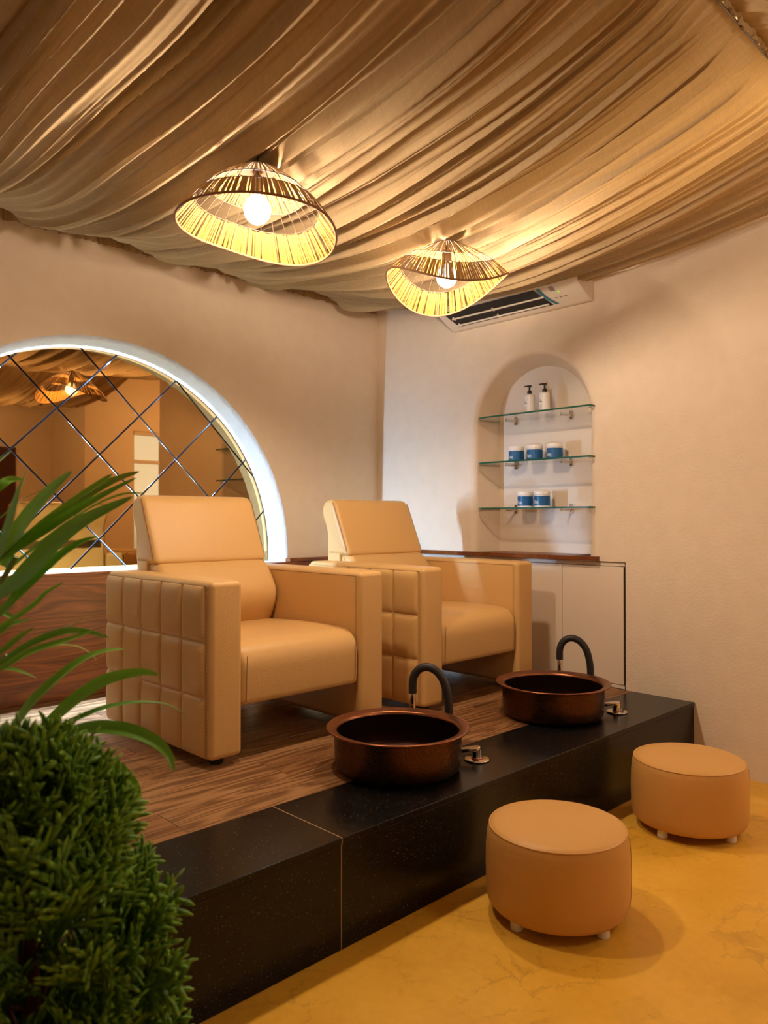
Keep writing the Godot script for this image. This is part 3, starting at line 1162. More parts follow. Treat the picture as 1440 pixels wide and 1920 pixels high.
func make_faucet(label: String, at: Vector3) -> Node3D:
	var t := thing("faucet", label, "faucet", at, "black hose faucets behind the basins")
	var a := Vector3(0.0, 0, 0)
	var b := Vector3(0.067, 0, 0.123)
	part("post", turned([Vector2(0.0005, 0.0), Vector2(0.024, 0.0), Vector2(0.024, 0.005), Vector2(0.0125, 0.008), Vector2(0.0115, 0.012), Vector2(0.0115, 0.2), Vector2(0.0005, 0.201)], 24, false), M.chrome, t, a)
	var pts := [a + Vector3(0, 0.2, 0), a + Vector3(0.0, 0.235, 0)]
	for q in range(1, 12):
		var f := q / 12.0
		var c := a.lerp(b, 0.5 - 0.5 * cos(PI * f))
		pts.append(c + Vector3(0, 0.235 + 0.082 * sin(PI * f), 0) - Vector3(0, 0.05 * f * f, 0))
	pts.append(b + Vector3(0.002, 0.17, 0.004))
	pts.append(b + Vector3(0.003, 0.08, 0.006))
	pts.append(b + Vector3(0.003, 0.004, 0.006))
	var g := Geo.new()
	tube(g, spline(pts, 4), [0.0165], 14)
	part("hose", g.mesh(), M.rubber, t)
	part("hose_collar", turned([Vector2(0.0005, 0.0), Vector2(0.026, 0.0), Vector2(0.026, 0.005), Vector2(0.018, 0.009), Vector2(0.0166, 0.01)], 24), M.chrome, t, b + Vector3(0.003, 0, 0.006))
	return t


func make_mixer(label: String, at: Vector3) -> Node3D:
	var t := thing("mixer_tap", label, "tap", at, "chrome mixer taps on the granite")
	part("plate", turned([Vector2(0.0005, 0.0), Vector2(0.043, 0.0), Vector2(0.046, 0.002), Vector2(0.046, 0.005), Vector2(0.043, 0.0075), Vector2(0.0005, 0.008)], 40), M.chrome, t)
	part("stem", turned([Vector2(0.021, 0.007), Vector2(0.021, 0.011), Vector2(0.0175, 0.012), Vector2(0.0175, 0.044)], 32), M.chrome, t)
	var lev := PackedVector2Array()
	for q in 13:
		var a := -PI / 2.0 + PI * q / 12.0
		lev.append(Vector2(cos(a) * 0.019, sin(a) * 0.019))
	lev.append(Vector2(-0.062, 0.011))
	lev.append(Vector2(-0.066, 0.006))
	lev.append(Vector2(-0.066, -0.006))
	lev.append(Vector2(-0.062, -0.011))
	part("lever", pris(lev, 0.036, 0.05, 0.004, 1), M.chrome, t, Vector3.ZERO, Vector3(0, -0.77, 0.12))
	part("mark", turned([Vector2(0.0215, 0.0082), Vector2(0.0222, 0.0095), Vector2(0.0215, 0.0108)], 16), M.red_dot, t)
	return t


# ---------- stools ----------
func make_stool(label: String, at: Vector3) -> Node3D:
	var t := thing("stool", label, "stool", at, "round tan leather stools")
	part("body", turned([Vector2(0.0005, 0.03), Vector2(0.19, 0.03), Vector2(0.203, 0.034), Vector2(0.211, 0.046), Vector2(0.215, 0.08), Vector2(0.2165, 0.14), Vector2(0.2155, 0.2), Vector2(0.212, 0.24), Vector2(0.2065, 0.259), Vector2(0.2035, 0.263)], 96), M.stool_leather, t)
	part("top_panel", turned([Vector2(0.2035, 0.2625), Vector2(0.2, 0.2665), Vector2(0.19, 0.271), Vector2(0.16, 0.277), Vector2(0.1, 0.282), Vector2(0.04, 0.284), Vector2(0.0005, 0.2843)], 96), M.stool_leather, t)
	var ring := []
	for q in 96:
		ring.append(Vector3(cos(TAU * q / 96) * 0.2045, 0.2632, sin(TAU * q / 96) * 0.2045))
	part("piping", pipe(ring, 0.0026, 7, true), M.stool_leather, t)
	var sa := 1.1
	var pts := []
	for p in [Vector2(0.2045, 0.262), Vector2(0.2125, 0.24), Vector2(0.216, 0.2), Vector2(0.2168, 0.14), Vector2(0.2155, 0.08), Vector2(0.2115, 0.046)]:
		pts.append(Vector3(cos(sa) * p.x, p.y, sin(sa) * p.x))
	part("side_seam", pipe(pts, 0.0014, 6), M.seam, t)
	for q in 4:
		var a := PI / 2.0 * q + 0.15
		part("foot", turned([Vector2(0.0005, 0.0), Vector2(0.0185, 0.0), Vector2(0.0195, 0.002), Vector2(0.0195, 0.033)], 20), M.white_plastic, t, Vector3(cos(a) * 0.172, 0, sin(a) * 0.172))
	return t


# ---------- niche: shelves, jars, bottles ----------
func shelf(y: float, label: String) -> void:
	var t := thing("glass_shelf", label, "shelf", Vector3(XR, y, 0), "glass shelves in the niche")
	var x0 := -0.05
	var x1 := 0.205
	var out := PackedVector2Array()   # (x, z)
	out.append(Vector2(x1, -2.31))
	out.append(Vector2(0.02, -2.2))
	out.append(Vector2(0.0, -2.15))
	out.append_array(arc(Vector2(x0 + 0.012, -2.162), 0.012, 0.012, PI / 2.0, PI, 5))
	out.append_array(arc(Vector2(x0 + 0.1, -2.86), 0.1, 0.1, PI, PI * 1.5, 8))
	out.append(Vector2(x1, -2.938))
	var pane := pris(out, -0.0095, 0.0, 0.0, 1)
	var inner: PackedVector2Array = Geometry2D.offset_polygon(out, -0.0008)[0]
	part("glass_pane", pris(inner, -0.0092, -0.0003, 0.0, 1), M.shelf_glass, t)
	var g := Geo.new()
	for q in out.size() - 1:
		var a := out[q]
		var b := out[q + 1]
		var e := (b - a).normalized()
		var nn := Vector3(-e.y, 0, e.x)
		var mid := (a + b) / 2.0
		if Geometry2D.is_point_in_polygon(mid + Vector2(nn.x, nn.z) * 0.002, out):
			nn = -nn
		for s in 2:
			var off := -nn * 0.0006 * s
			g.flat_quad(Vector3(a.x, -0.0095, a.y) + off, Vector3(b.x, -0.0095, b.y) + off, Vector3(b.x, 0, b.y) + off, Vector3(a.x, 0, a.y) + off, nn if s == 0 else -nn)
	part("glass_edge", g.mesh(), M.glass_edge, t)
	for z in [-2.815, -2.425]:
		var b := part("bracket", slab(Vector3(0.1, -0.0205, z - 0.006), Vector3(0.208, -0.0098, z + 0.006), 0.002), M.chrome, t)
		part("wall_plate", slab(Vector3(0.2, -0.034, z - 0.011), Vector3(0.2085, 0.02, z + 0.011), 0.002), M.chrome, b)
		part("screw", turned([Vector2(0.004, 0.0), Vector2(0.0035, 0.002), Vector2(0.0005, 0.0026)], 12), M.steel, b, Vector3(0.2, -0.026, z), Vector3(0, 0, PI / 2.0))


func make_jar(label: String, at: Vector3) -> Node3D:
	var t := thing("jar", label, "jar", at, "blue labelled jars on the glass shelves")
	part("body", turned([Vector2(0.0005, 0.0), Vector2(0.043, 0.0), Vector2(0.0455, 0.003), Vector2(0.0455, 0.068), Vector2(0.044, 0.072), Vector2(0.041, 0.073)], 40), M.white_plastic, t)
	part("lid", turned([Vector2(0.044, 0.0715), Vector2(0.0475, 0.072), Vector2(0.048, 0.074), Vector2(0.048, 0.089), Vector2(0.046, 0.0925), Vector2(0.042, 0.0935), Vector2(0.0005, 0.094)], 40), M.white_plastic, t)
	var lb := part("paper_label", turned([Vector2(0.0457, 0.0085), Vector2(0.0461, 0.0088), Vector2(0.0461, 0.0655), Vector2(0.0457, 0.0658)], 40, true), M.blue_label, t)
	# print faces the room, a little towards the door side
	var yaw := -PI / 2.0 - 0.05
	part("lettering", text_mesh("Spa", 0.022), M.print_white, lb, Vector3(-0.0462 * cos(0.18), 0.03, -0.0462 * sin(0.18) + 0.0), Vector3(0, yaw - 0.13, 0))
	for q in 2:
		part("small_print", box(Vector3.ZERO, Vector3(0.026 - 0.012 * q, 0.0022, 0.0006)), M.print_blue, lb, Vector3(-0.0461, 0.0205 - 0.0055 * q, 0.004), Vector3(0, yaw, 0))
	return t


func make_bottle(label: String, at: Vector3) -> Node3D:
	var t := thing("pump_bottle", label, "bottle", at, "white pump bottles on the top shelf")
	part("body", turned([Vector2(0.0005, 0.0), Vector2(0.028, 0.0), Vector2(0.031, 0.003), Vector2(0.031, 0.112), Vector2(0.0295, 0.119), Vector2(0.024, 0.124), Vector2(0.013, 0.126)], 40), M.white_plastic, t)
	var p := part("pump", turned([Vector2(0.0005, 0.124), Vector2(0.0135, 0.124), Vector2(0.0135, 0.138), Vector2(0.0125, 0.143), Vector2(0.009, 0.146), Vector2(0.0055, 0.148), Vector2(0.0055, 0.168)], 28), M.black_plastic, t)
	var sp := rpoly([Vector2(-0.012, 0.167), Vector2(0.008, 0.167), Vector2(0.033, 0.170), Vector2(0.033, 0.174), Vector2(0.006, 0.179), Vector2(-0.012, 0.178)], [0.002, 0.0, 0.002, 0.001, 0.006, 0.004], 4)
	part("spout", pris(sp, -0.006, 0.006, 0.002, 2), M.black_plastic, p, Vector3.ZERO, Vector3(0, 2.25, 0))
	var yaw := -PI / 2.0 - 0.25
	var d := Vector3(sin(yaw), 0, cos(yaw))
	part("lettering", text_mesh("D", 0.018, true), M.print_dark, t, d * 0.0308 + Vector3(0, 0.074, 0), Vector3(0, yaw, 0))
	part("small_print", box(Vector3.ZERO, Vector3(0.026, 0.0024, 0.0006)), M.print_dark, t, d * 0.0307 + Vector3(0, 0.067, 0), Vector3(0, yaw, 0))
	for q in 5:
		part("small_print", box(Vector3.ZERO, Vector3([0.02, 0.017, 0.021, 0.015, 0.018][q], 0.0016, 0.0006)), M.grey_print, t, d * 0.0309 + Vector3(0, 0.046 - q * 0.0065, 0), Vector3(0, yaw, 0))
	return t


func cabinet() -> void:
	var t := thing("cabinet", "white low cupboard built into the wall below the niche", "cabinet", Vector3(XR, HP, 0))
	part("carcass", slab(Vector3(0.03, 0.0, -3.79), Vector3(0.28, 0.655, -1.98)), M.vent_dark, t)
	for s in [[-1.99, -2.3585], [-2.3605, -2.95], [-2.9525, -3.785]]:
		part("door", slab(Vector3(0.006, 0.022, s[1]), Vector3(0.026, 0.636, s[0]), 0.0015), M.white_paint, t)
	part("plinth", slab(Vector3(0.008, 0.0, -3.785), Vector3(0.028, 0.018, -1.985), 0.001), M.white_paint, t)
	part("top_rail", slab(Vector3(0.012, 0.639, -3.785), Vector3(0.03, 0.66, -1.985), 0.001), M.white_paint, t)


func air_conditioner() -> void:
	var z0 := -3.13
	var z1 := -2.157
	var t := thing("air_conditioner", "white split air conditioner mounted high on the right wall under the linen", "air conditioner", Vector3(XR, 2.37, 0))
	# profile (x, y): back bottom, sloped underside, front, top
	var pr := rpoly([Vector2(-0.001, 0.0), Vector2(-0.03, 0.002), Vector2(-0.19, 0.085), Vector2(-0.215, 0.15), Vector2(-0.205, 0.28), Vector2(-0.001, 0.29)], [0.0, 0.01, 0.03, 0.04, 0.04, 0.0], 4)
	part("housing", pris(pr, z0, z1, 0.008, 2), M.ivory_plastic, t)
	# louvre opening laid on the sloped underside
	var s0 := Vector2(-0.055, 0.015)
	var s1 := Vector2(-0.18, 0.08)
	var dir := (s1 - s0).normalized()
	var nn := Vector2(dir.y, -dir.x)
	if nn.y > 0.0:
		nn = -nn
	var at := func(f: float, up: float, z: float) -> Vector3:
		var p := s0.lerp(s1, f) + nn * up
		return Vector3(p.x, p.y, z)
	var za := -3.05
	var zb := -2.42
	var g := Geo.new()
	g.flat_quad(at.call(0.0, 0.0015, za), at.call(1.0, 0.0015, za - 0.03), at.call(1.0, 0.0015, zb), at.call(0.0, 0.0015, zb + 0.05), Vector3(nn.x, nn.y, 0))
	part("air_outlet", g.mesh(), M.vent_dark, t)
	for f in [0.12, 0.55]:
		g = Geo.new()
		tube(g, PackedVector3Array([at.call(f, 0.006, za + 0.005), at.call(f, 0.006, zb + 0.03)]), [0.0055], 8)
		for z in [za + 0.02, (za + zb) / 2.0]:
			tube(g, PackedVector3Array([at.call(f - 0.08, 0.005, z), at.call(f + 0.1, 0.005, z)]), [0.005], 6)
		part("louvre", g.mesh(), M.ivory_plastic, t)
	g = Geo.new()
	var n := 10
	for q in n:
		var f0 := float(q) / n
		var f1 := float(q + 1) / n
		var c0 := 0.05 * (1.0 - f0) * (1.0 - f0)
		var c1 := 0.05 * (1.0 - f1) * (1.0 - f1)
		g.flat_quad(at.call(f0, 0.002, zb + 0.015 + c0), at.call(f0, 0.002, zb + 0.038 + c0), at.call(f1, 0.002, zb + 0.038 + c1), at.call(f1, 0.002, zb + 0.015 + c1), Vector3(nn.x, nn.y, 0))
	part("stripe", g.mesh(), M.teal_stripe, t)
	g = Geo.new()
	g.flat_quad(at.call(0.72, 0.002, -2.33), at.call(0.72, 0.002, -2.3), at.call(0.98, 0.002, -2.3), at.call(0.98, 0.002, -2.33), Vector3(nn.x, nn.y, 0))
	for q in 3:
		g.flat_quad(at.call(0.3, 0.002, -2.335 + q * 0.03), at.call(0.3, 0.002, -2.318 + q * 0.03), at.call(0.36, 0.002, -2.318 + q * 0.03), at.call(0.36, 0.002, -2.335 + q * 0.03), Vector3(nn.x, nn.y, 0))
	part("display", g.mesh(), M.grey_print, t)
	part("signal_light", box(at.call(0.62, 0.002, -2.29), Vector3(0.008, 0.006, 0.008), 0.002), M.green_led, t)


# ---------- plants ----------
func leaf(t: Node3D, pts: Array, w: float) -> void:
	leaf_no += 1
	var line := spline(pts, 7)
	var n := line.size()
	var g := Geo.new()
	g.has_n = false
	g.has_c = true
	var roll := -0.5 + 0.9 * sin(leaf_no * 2.3)
	var dry := leaf_no % 7 == 3
	var base := Color(0.10, 0.31, 0.02).lerp(Color(0.19, 0.46, 0.04), 0.5 + 0.5 * sin(leaf_no * 1.7))
	for q in n:
		var f := float(q) / (n - 1)
		var tg := (line[mini(q + 1, n - 1)] - line[maxi(q - 1, 0)]).normalized()
		var face := Vector3(-0.45, 0.55, 0.7).normalized()
		var sd := tg.cross(face).normalized().rotated(tg, roll * (0.4 + 0.6 * f))
		var up := sd.cross(tg)
		var ww := w * 0.62 * pow(sin(PI * clampf(f * 0.9 + 0.1, 0.0, 1.0)), 0.6) * (1.0 - 0.25 * f)
		var col := base.lerp(Color(0.2, 0.3, 0.05), f * 0.25)
		if dry:
			col = col.lerp(Color(0.3, 0.3, 0.06), f * f * 0.8)
		for k in 5:
			var e := (k - 2) / 2.0
			g.vert(line[q] + sd * ww * e + up * ww * (0.28 * absf(e) - 0.1), up, Vector2(f, e), col * (0.86 if k == 2 else 1.0))
	for q in n - 1:
		for k in 4:
			var z := q * 5 + k
			g.i.append_array(PackedInt32Array([z, z + 1, z + 5, z + 1, z + 6, z + 5]))
	part("leaf_blade", g.mesh(), M.palm_leaf, t, -t.position)


var leaf_no := 0

func palm_plant() -> void:
	var palm := thing("palm_plant", "green palm with long arching blades at the left edge behind the conifer", "plant", Vector3(0.47, HP, -1.93))
	part("pot", turned([Vector2(0.0005, 0.0), Vector2(0.085, 0.0), Vector2(0.09, 0.004), Vector2(0.115, 0.19), Vector2(0.122, 0.195), Vector2(0.122, 0.215), Vector2(0.112, 0.215), Vector2(0.108, 0.19)], 40), M.terracotta, palm)
	part("soil", turned([Vector2(0.11, 0.188), Vector2(0.06, 0.196), Vector2(0.0005, 0.2)], 32), M.soil, palm)
	var o := -palm.position
	for s in [[Vector3(0.45, 0.5, -1.93), Vector3(0.48, 0.75, -1.86), Vector3(0.53, 1.0, -1.76), Vector3(0.57, 1.12, -1.70)], [Vector3(0.49, 0.5, -1.92), Vector3(0.50, 0.7, -1.86), Vector3(0.53, 0.85, -1.78), Vector3(0.56, 0.91, -1.72)], [Vector3(0.5, 0.5, -1.9), Vector3(0.53, 0.65, -1.82), Vector3(0.58, 0.74, -1.70), Vector3(0.61, 0.76, -1.64)], [Vector3(0.44, 0.5, -1.94), Vector3(0.45, 0.9, -1.92), Vector3(0.5, 1.2, -1.84), Vector3(0.56, 1.3, -1.8)]]:
		var g := Geo.new()
		tube(g, spline(s, 5), [0.006], 7)
		part("stem", g.mesh(), M.palm_stem, palm, o)
	leaf(palm, [Vector3(0.553, 1.099, -1.723), Vector3(0.568, 1.181, -1.675), Vector3(0.599, 1.250, -1.612), Vector3(0.627, 1.297, -1.551)], 0.030)
	leaf(palm, [Vector3(0.532, 1.109, -1.716), Vector3(0.590, 1.190, -1.621), Vector3(0.637, 1.244, -1.537), Vector3(0.673, 1.290, -1.465)], 0.036)
	leaf(palm, [Vector3(0.581, 1.128, -1.751), Vector3(0.654, 1.204, -1.721), Vector3(0.752, 1.279, -1.667), Vector3(0.819, 1.309, -1.644)], 0.022)
	leaf(palm, [Vector3(0.529, 1.115, -1.690), Vector3(0.595, 1.170, -1.635), Vector3(0.665, 1.229, -1.576), Vector3(0.745, 1.287, -1.507)], 0.026)
	leaf(palm, [Vector3(0.562, 1.084, -1.743), Vector3(0.613, 1.146, -1.685), Vector3(0.680, 1.217, -1.612), Vector3(0.730, 1.250, -1.556), Vector3(0.766, 1.254, -1.514)], 0.026)
	leaf(palm, [Vector3(0.519, 1.040, -1.673), Vector3(0.550, 1.079, -1.621), Vector3(0.593, 1.150, -1.558), Vector3(0.632, 1.198, -1.499), Vector3(0.693, 1.244, -1.418)], 0.034)
	leaf(palm, [Vector3(0.503, 1.125, -1.604), Vector3(0.515, 1.196, -1.568), Vector3(0.521, 1.252, -1.538), Vector3(0.526, 1.295, -1.510)], 0.027)
	leaf(palm, [Vector3(0.547, 1.301, -1.838), Vector3(0.572, 1.329, -1.813), Vector3(0.591, 1.351, -1.795)], 0.024)
	leaf(palm, [Vector3(0.545, 1.234, -1.868), Vector3(0.586, 1.274, -1.856), Vector3(0.609, 1.290, -1.862), Vector3(0.637, 1.293, -1.862)], 0.020)
	leaf(palm, [Vector3(0.573, 1.201, -1.814), Vector3(0.614, 1.234, -1.829), Vector3(0.644, 1.250, -1.856), Vector3(0.688, 1.271, -1.869)], 0.009)
	leaf(palm, [Vector3(0.513, 0.999, -1.652), Vector3(0.553, 1.050, -1.629), Vector3(0.587, 1.089, -1.612), Vector3(0.620, 1.124, -1.596), Vector3(0.655, 1.151, -1.579), Vector3(0.685, 1.163, -1.566)], 0.024)
	leaf(palm, [Vector3(0.537, 0.971, -1.713), Vector3(0.566, 0.989, -1.705), Vector3(0.601, 1.016, -1.691), Vector3(0.628, 1.043, -1.686), Vector3(0.661, 1.063, -1.674)], 0.010)
	leaf(palm, [Vector3(0.611, 0.931, -1.725), Vector3(0.662, 0.955, -1.703), Vector3(0.702, 0.976, -1.691), Vector3(0.743, 0.999, -1.679)], 0.008)
	leaf(palm, [Vector3(0.531, 0.897, -1.692), Vector3(0.580, 0.936, -1.666), Vector3(0.630, 0.959, -1.639), Vector3(0.664, 0.963, -1.628), Vector3(0.700, 0.955, -1.616), Vector3(0.731, 0.942, -1.608)], 0.014)
	leaf(palm, [Vector3(0.521, 0.892, -1.660), Vector3(0.558, 0.918, -1.641), Vector3(0.592, 0.934, -1.625), Vector3(0.648, 0.954, -1.587), Vector3(0.681, 0.968, -1.573)], 0.016)
	leaf(palm, [Vector3(0.548, 0.887, -1.731), Vector3(0.604, 0.914, -1.698), Vector3(0.647, 0.927, -1.678), Vector3(0.681, 0.923, -1.668), Vector3(0.709, 0.908, -1.664), Vector3(0.730, 0.886, -1.665)], 0.008)
	leaf(palm, [Vector3(0.537, 0.915, -1.713), Vector3(0.562, 0.937, -1.707), Vector3(0.584, 0.954, -1.704), Vector3(0.608, 0.968, -1.700)], 0.011)
	leaf(palm, [Vector3(0.497, 0.896, -1.697), Vector3(0.536, 0.896, -1.654), Vector3(0.558, 0.889, -1.628), Vector3(0.578, 0.877, -1.604)], 0.011)
	leaf(palm, [Vector3(0.548, 0.752, -1.677), Vector3(0.584, 0.812, -1.660), Vector3(0.614, 0.845, -1.649), Vector3(0.650, 0.879, -1.632), Vector3(0.685, 0.904, -1.616), Vector3(0.722, 0.916, -1.599), Vector3(0.757, 0.918, -1.583)], 0.026)
	leaf(palm, [Vector3(0.583, 0.764, -1.614), Vector3(0.614, 0.796, -1.598), Vector3(0.646, 0.827, -1.581), Vector3(0.687, 0.860, -1.554), Vector3(0.722, 0.873, -1.534), Vector3(0.762, 0.878, -1.509), Vector3(0.790, 0.869, -1.496)], 0.023)
	leaf(palm, [Vector3(0.599, 0.774, -1.571), Vector3(0.631, 0.794, -1.544), Vector3(0.669, 0.814, -1.512), Vector3(0.709, 0.825, -1.478), Vector3(0.745, 0.827, -1.447), Vector3(0.776, 0.819, -1.421), Vector3(0.803, 0.799, -1.400)], 0.023)
	leaf(palm, [Vector3(0.584, 0.770, -1.530), Vector3(0.622, 0.790, -1.483), Vector3(0.653, 0.795, -1.444), Vector3(0.687, 0.788, -1.402), Vector3(0.715, 0.770, -1.366), Vector3(0.730, 0.746, -1.342), Vector3(0.733, 0.718, -1.330)], 0.026)
	leaf(palm, [Vector3(0.575, 0.753, -1.483), Vector3(0.610, 0.756, -1.438), Vector3(0.634, 0.744, -1.403), Vector3(0.654, 0.724, -1.373), Vector3(0.667, 0.699, -1.350), Vector3(0.670, 0.676, -1.336)], 0.021)
	leaf(palm, [Vector3(0.622, 0.750, -1.549), Vector3(0.643, 0.763, -1.515), Vector3(0.666, 0.772, -1.478)], 0.012)
	leaf(palm, [Vector3(0.533, 1.019, -1.716), Vector3(0.559, 0.999, -1.733), Vector3(0.593, 0.977, -1.742)], 0.012)
	leaf(palm, [Vector3(0.511, 0.961, -1.710), Vector3(0.537, 0.965, -1.694), Vector3(0.555, 0.979, -1.686), Vector3(0.589, 0.991, -1.662)], 0.016)


func hang_unseen_lamp(at: Vector3, label: String, energy: float) -> void:  # lamp out of view, its kind and place chosen for the light
	var t := thing("unseen_lamp", label, "lamp", at)
	var pr := []
	for q in 25:
		var a := -PI / 2.0 + PI * q / 24.0
		pr.append(Vector2(maxf(0.0005, cos(a) * 0.2 * (1.0 + 0.012 * (q % 2))), sin(a) * 0.18))
	part("shade", turned(pr, 40), M.unseen_lamp_paper, t)
	part("cord", pipe([Vector3(0, 0.17, 0), Vector3(0, 0.42, 0)], 0.003, 6), M.wire, t)
	var l := OmniLight3D.new()
	l.name = "unseen_lamp_light"
	l.light_color = BULB_C
	l.light_energy = energy
	l.omni_range = 14.0
	l.omni_attenuation = 2.0
	l.light_size = 0.17
	l.shadow_enabled = true
	t.add_child(l)


func unseen_linen_lamp(at: Vector3) -> void:  # unseen lamp over the cloth, placed to shine through its right side
	var t := thing("unseen_ceiling_lamp", "unseen lamp on the ceiling, placed to light the linen at the right from above", "lamp", at)
	part("housing", box(Vector3(0, 0.035, 0), Vector3(0.08, 0.05, 1.0), 0.006), M.white_plastic, t)
	part("diffuser", box(Vector3(0, 0.0, 0), Vector3(0.06, 0.03, 0.96), 0.012), M.unseen_lamp_paper, t)
	var l := AreaLight3D.new()
	l.name = "unseen_ceiling_light"
	l.area_size = Vector2(0.06, 0.94)
	l.light_color = Color(1.0, 0.92, 0.78)
	l.light_energy = UNSEEN_CEILING_E
	l.shadow_enabled = true
	l.rotation = Vector3(-PI / 2.0, 0, 0)
	l.position = Vector3(0, -0.02, 0)
	t.add_child(l)


func spray_mesh(seed_: int) -> ArrayMesh:
	# a flat, forked spray of scale leaves along +y, about 9 cm long
	var rng := RandomNumberGenerator.new()
	rng.seed = seed_
	var g := Geo.new()
	g.has_n = false
	g.has_c = true
	var twigs := [[Vector3.ZERO, Vector3(0, 0.085, 0.006), 0.0046]]
	for q in 7:
		var f := 0.15 + 0.11 * q
		var sg := 1.0 if q % 2 == 0 else -1.0
		var from := Vector3(0, 0.085 * f, 0.006 * f)
		var len_ := lerpf(0.05, 0.022, f) * rng.randf_range(0.8, 1.15)
		var dir := Vector3(sg * rng.randf_range(0.55, 0.8), 0.75, rng.randf_range(-0.12, 0.15)).normalized()
		twigs.append([from, from + dir * len_, 0.0041])
		if len_ > 0.03:
			for k in 3:
				var ff := from + dir * len_ * (0.35 + 0.22 * k)
				var d2 := (dir + Vector3(sg * (-0.9 if k % 2 else 0.7), 0.3, rng.randf_range(-0.1, 0.2))).normalized()
				twigs.append([ff, ff + d2 * len_ * 0.6, 0.0034])
	for tw in twigs:
		var a: Vector3 = tw[0]
		var b: Vector3 = tw[1]
		var d := (b - a).normalized()
		var sd := d.cross(Vector3(0, 0, 1)).normalized()
		var up := sd.cross(d)
		var base := g.v.size()
		for m in 4:
			var f := m / 3.0
			var w: float = tw[2] * [0.7, 1.0, 1.05, 0.35][m]
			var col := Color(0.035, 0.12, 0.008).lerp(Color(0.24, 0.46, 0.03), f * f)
			for e in [sd, up * 0.55, -sd, -up * 0.55]:
				g.vert(a.lerp(b, f) + e * w, e, Vector2.ZERO, col)
		g.vert(b + d * tw[2] * 0.5, d, Vector2.ZERO, Color(0.26, 0.5, 0.035))
		for m in 3:
			for k in 4:
				var z := base + m * 4 + k
				var y := base + m * 4 + (k + 1) % 4
				g.i.append_array(PackedInt32Array([z, z + 4, y, y, z + 4, y + 4]))
		for k in 4:
			g.i.append_array(PackedInt32Array([base + 12 + k, base + 16, base + 12 + (k + 1) % 4]))
	return g.mesh()


func conifer_shrub() -> void:
	var at := Vector3(0.47, 0.0, -1.345)
	var t := thing("conifer_shrub", "dense dark green conifer shrub in the near left foreground", "shrub", at)
	part("pot", turned([Vector2(0.0005, 0.0), Vector2(0.1, 0.0), Vector2(0.105, 0.004), Vector2(0.128, 0.21), Vector2(0.136, 0.215), Vector2(0.136, 0.238), Vector2(0.126, 0.238), Vector2(0.122, 0.21)], 40), M.terracotta, t)
	part("soil", turned([Vector2(0.124, 0.208), Vector2(0.07, 0.216), Vector2(0.0005, 0.22)], 32), M.soil, t)
	var rng := RandomNumberGenerator.new()
	rng.seed = 4
	var g := Geo.new()
	tube(g, PackedVector3Array([Vector3(0, 0.2, 0), Vector3(0.01, 0.4, 0.005), Vector3(0, 0.6, -0.005), Vector3(0.005, 0.78, 0)]), [0.014, 0.012, 0.008, 0.003], 8)
	for q in 46:
		var y := rng.randf_range(0.27, 0.74)
		var a := rng.randf() * TAU
		var r := girth(y + 0.08) * 0.7
		tube(g, PackedVector3Array([Vector3(0, y - 0.05, 0), Vector3(cos(a) * r * 0.5, y, sin(a) * r * 0.5), Vector3(cos(a) * r, y + 0.07, sin(a) * r)]), [0.005, 0.0035, 0.0015], 5)
	part("trunk", g.mesh(), M.bark, t)
	for kind in 3:
		var mm := MultiMesh.new()
		mm.transform_format = MultiMesh.TRANSFORM_3D
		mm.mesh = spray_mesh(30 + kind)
		var where: Array[Transform3D] = []
		for q in 210:
			var f := (q + rng.randf()) / 210.0
			var y := 0.24 + 0.55 * f
			var a := rng.randf() * TAU
			var depth := sqrt(rng.randf_range(0.12, 1.0))
			var r := girth(y) * depth
			var p := Vector3(cos(a) * r, y - 0.04, sin(a) * r)
			var out := Vector3(cos(a), 0, sin(a))
			var lean := lerpf(0.25, 1.0, depth) * (1.2 - 0.9 * f)
			var d := (out * lean + Vector3.UP * rng.randf_range(0.4, 1.1) + Vector3(rng.randf_range(-0.4, 0.4), rng.randf_range(-0.2, 0.3), rng.randf_range(-0.4, 0.4))).normalized()
			var b := Basis()
			var sd := d.cross(out.rotated(Vector3.UP, rng.randf_range(-1.3, 1.3)))
			if sd.length() < 0.05:
				sd = d.cross(Vector3.RIGHT)
			sd = sd.normalized()
			b = Basis(sd, d, sd.cross(d)) * Basis.from_scale(Vector3.ONE * rng.randf_range(0.9, 1.5))
			var tip := at + p + b * Vector3(0, 0.09, 0)
			if tip.z < -1.6 and tip.y < 0.34:
				continue
			where.append(Transform3D(b, p))
		mm.instance_count = where.size()
		for q in where.size():
			mm.set_instance_transform(q, where[q])
		var o := MultiMeshInstance3D.new()
		o.name = "foliage" if kind == 0 else "foliage_%03d" % kind
		o.multimesh = mm
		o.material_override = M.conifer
		o.set_meta("kind", "stuff")
		t.add_child(o)


func girth(y: float) -> float:
	# outline of the shrub: full around 0.5 m, blunt tip at 0.85 m
	var ys := [0.2, 0.3, 0.4, 0.5, 0.6, 0.7, 0.78, 0.84, 0.9]
	var rs := [0.12, 0.165, 0.188, 0.192, 0.15, 0.085, 0.05, 0.022, 0.006]
	for q in 8:
		if y < ys[q + 1]:
			return lerpf(rs[q], rs[q + 1], clampf((y - ys[q]) / (ys[q + 1] - ys[q]), 0.0, 1.0))
	return 0.01


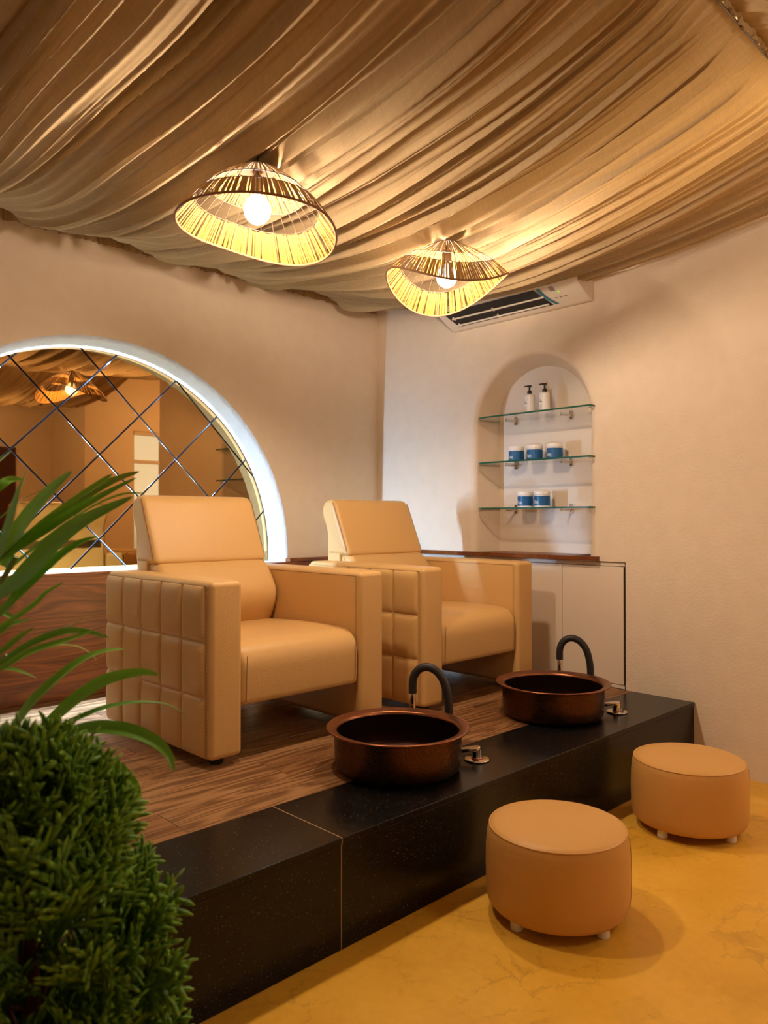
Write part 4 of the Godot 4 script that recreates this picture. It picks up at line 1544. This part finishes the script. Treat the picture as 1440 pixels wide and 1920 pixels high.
func _ready() -> void:
	# camera
	var cam := Camera3D.new()
	cam.name = "camera"
	cam.fov = 67.6
	cam.near = 0.05
	cam.far = 60.0
	var at := CameraAttributesPhysical.new()
	at.frustum_focal_length = 17.93
	at.frustum_focus_distance = 3.2
	at.frustum_near = 0.05
	at.frustum_far = 60.0
	at.exposure_aperture = 2.4
	cam.attributes = at
	cam.position = Vector3(0, 1.2, 0)
	cam.rotation = Vector3(deg_to_rad(0.52), deg_to_rad(-44.2), 0)
	add_child(cam)
	cam.current = true
	# daylight outside the window, exposure
	var we := WorldEnvironment.new()
	we.name = "environment"
	var env := Environment.new()
	env.background_mode = Environment.BG_SKY
	var sky := Sky.new()
	var sm := ProceduralSkyMaterial.new()
	sm.sky_top_color = Color(0.72, 0.82, 0.95)
	sm.sky_horizon_color = Color(0.92, 0.95, 1.0)
	sm.ground_bottom_color = Color(0.6, 0.6, 0.58)
	sm.ground_horizon_color = Color(0.85, 0.86, 0.88)
	sky.sky_material = sm
	env.sky = sky
	env.background_energy_multiplier = 3.0
	env.tonemap_mode = Environment.TONE_MAPPER_LINEAR
	env.tonemap_exposure = EXPOSURE
	env.sdfgi_enabled = true
	env.ssao_enabled = true
	env.ssil_enabled = true
	we.environment = env
	add_child(we)

	materials()
	# large structure
	room()
	platform()
	ceiling_cloth()
	mirror()
	led_strip()
	# furniture
	var chair := make_chair("tan leather armchair nearest the plants, in front of the arched mirror", Vector3(1.866, HP, -2.357))
	copy(chair, "tan leather armchair in the corner beside the glass shelves", Vector3(2.968, HP, -2.357))
	var basin := make_basin("dark copper foot basin in front of the armchair nearest the plants", Vector3(1.941, HP, -1.925))
	copy(basin, "dark copper foot basin in front of the corner armchair, near the right wall", Vector3(2.967, HP, -1.955))
	var fc := make_faucet("black hose faucet arching behind the copper basin nearest the plants", Vector3(2.19, HP, -2.09))
	copy(fc, "black hose faucet arching behind the copper basin near the right wall", Vector3(3.232, HP, -2.09))
	var mx := make_mixer("chrome mixer tap beside the copper basin nearest the plants", Vector3(2.213, HP, -1.785))
	copy(mx, "chrome mixer tap beside the copper basin near the right wall", Vector3(3.215, HP, -1.775))
	var st := make_stool("round tan leather stool on white feet, nearest the camera", Vector3(2.018, 0, -1.316))
	copy(st, "round tan leather stool on white feet, near the right wall", Vector3(2.946, 0, -1.32))
	pendant(Vector3(1.43, 2.2, -2.06), "wavy raffia pendant lamp above the armchair nearest the plants", -0.048, 0.0, 0.055, -0.1, 11, 0.24)
	pendant(Vector3(2.385, 2.2, -2.08), "wavy raffia pendant lamp nearer the air conditioner and the corner", -0.04, 0.053, 0.0, -0.96, 23, 0.2)
	cabinet()
	air_conditioner()
	shelf(1.812, "top glass shelf in the niche, holding two pump bottles")
	shelf(1.54, "middle glass shelf in the niche, holding three blue jars")
	shelf(1.268, "bottom glass shelf in the niche, holding two blue jars")
	var jar := make_jar("blue labelled white jar, left of three on the middle shelf", Vector3(3.77, 1.5405, -2.737))
	copy(jar, "blue labelled white jar, middle of three on the middle shelf", Vector3(3.77, 1.5405, -2.605))
	copy(jar, "blue labelled white jar, right of three on the middle shelf", Vector3(3.77, 1.5405, -2.468))
	copy(jar, "blue labelled white jar, left of two on the bottom shelf", Vector3(3.77, 1.2685, -2.672))
	copy(jar, "blue labelled white jar, right of two on the bottom shelf", Vector3(3.77, 1.2685, -2.555))
	var bot := make_bottle("white bottle with black pump, left of two on the top shelf", Vector3(3.77, 1.8125, -2.641))
	copy(bot, "white bottle with black pump, right of two on the top shelf", Vector3(3.77, 1.8125, -2.536))
	hang_unseen_lamp(Vector3(2.4, 2.2, 0.5), "unseen lamp behind the camera, placed to light the fronts of the chairs", UNSEEN_LAMP_E)  # out of view, lights the chairs from the front
	hang_unseen_lamp(Vector3(4.5, 2.15, -0.35), "unseen lamp in the alcove, placed to light the wall shown in the mirror", 0.9)  # unseen, brightens the alcove wall in the mirror
	unseen_linen_lamp(Vector3(2.75, 2.93, -1.35))
	palm_plant()
	conifer_shrub()
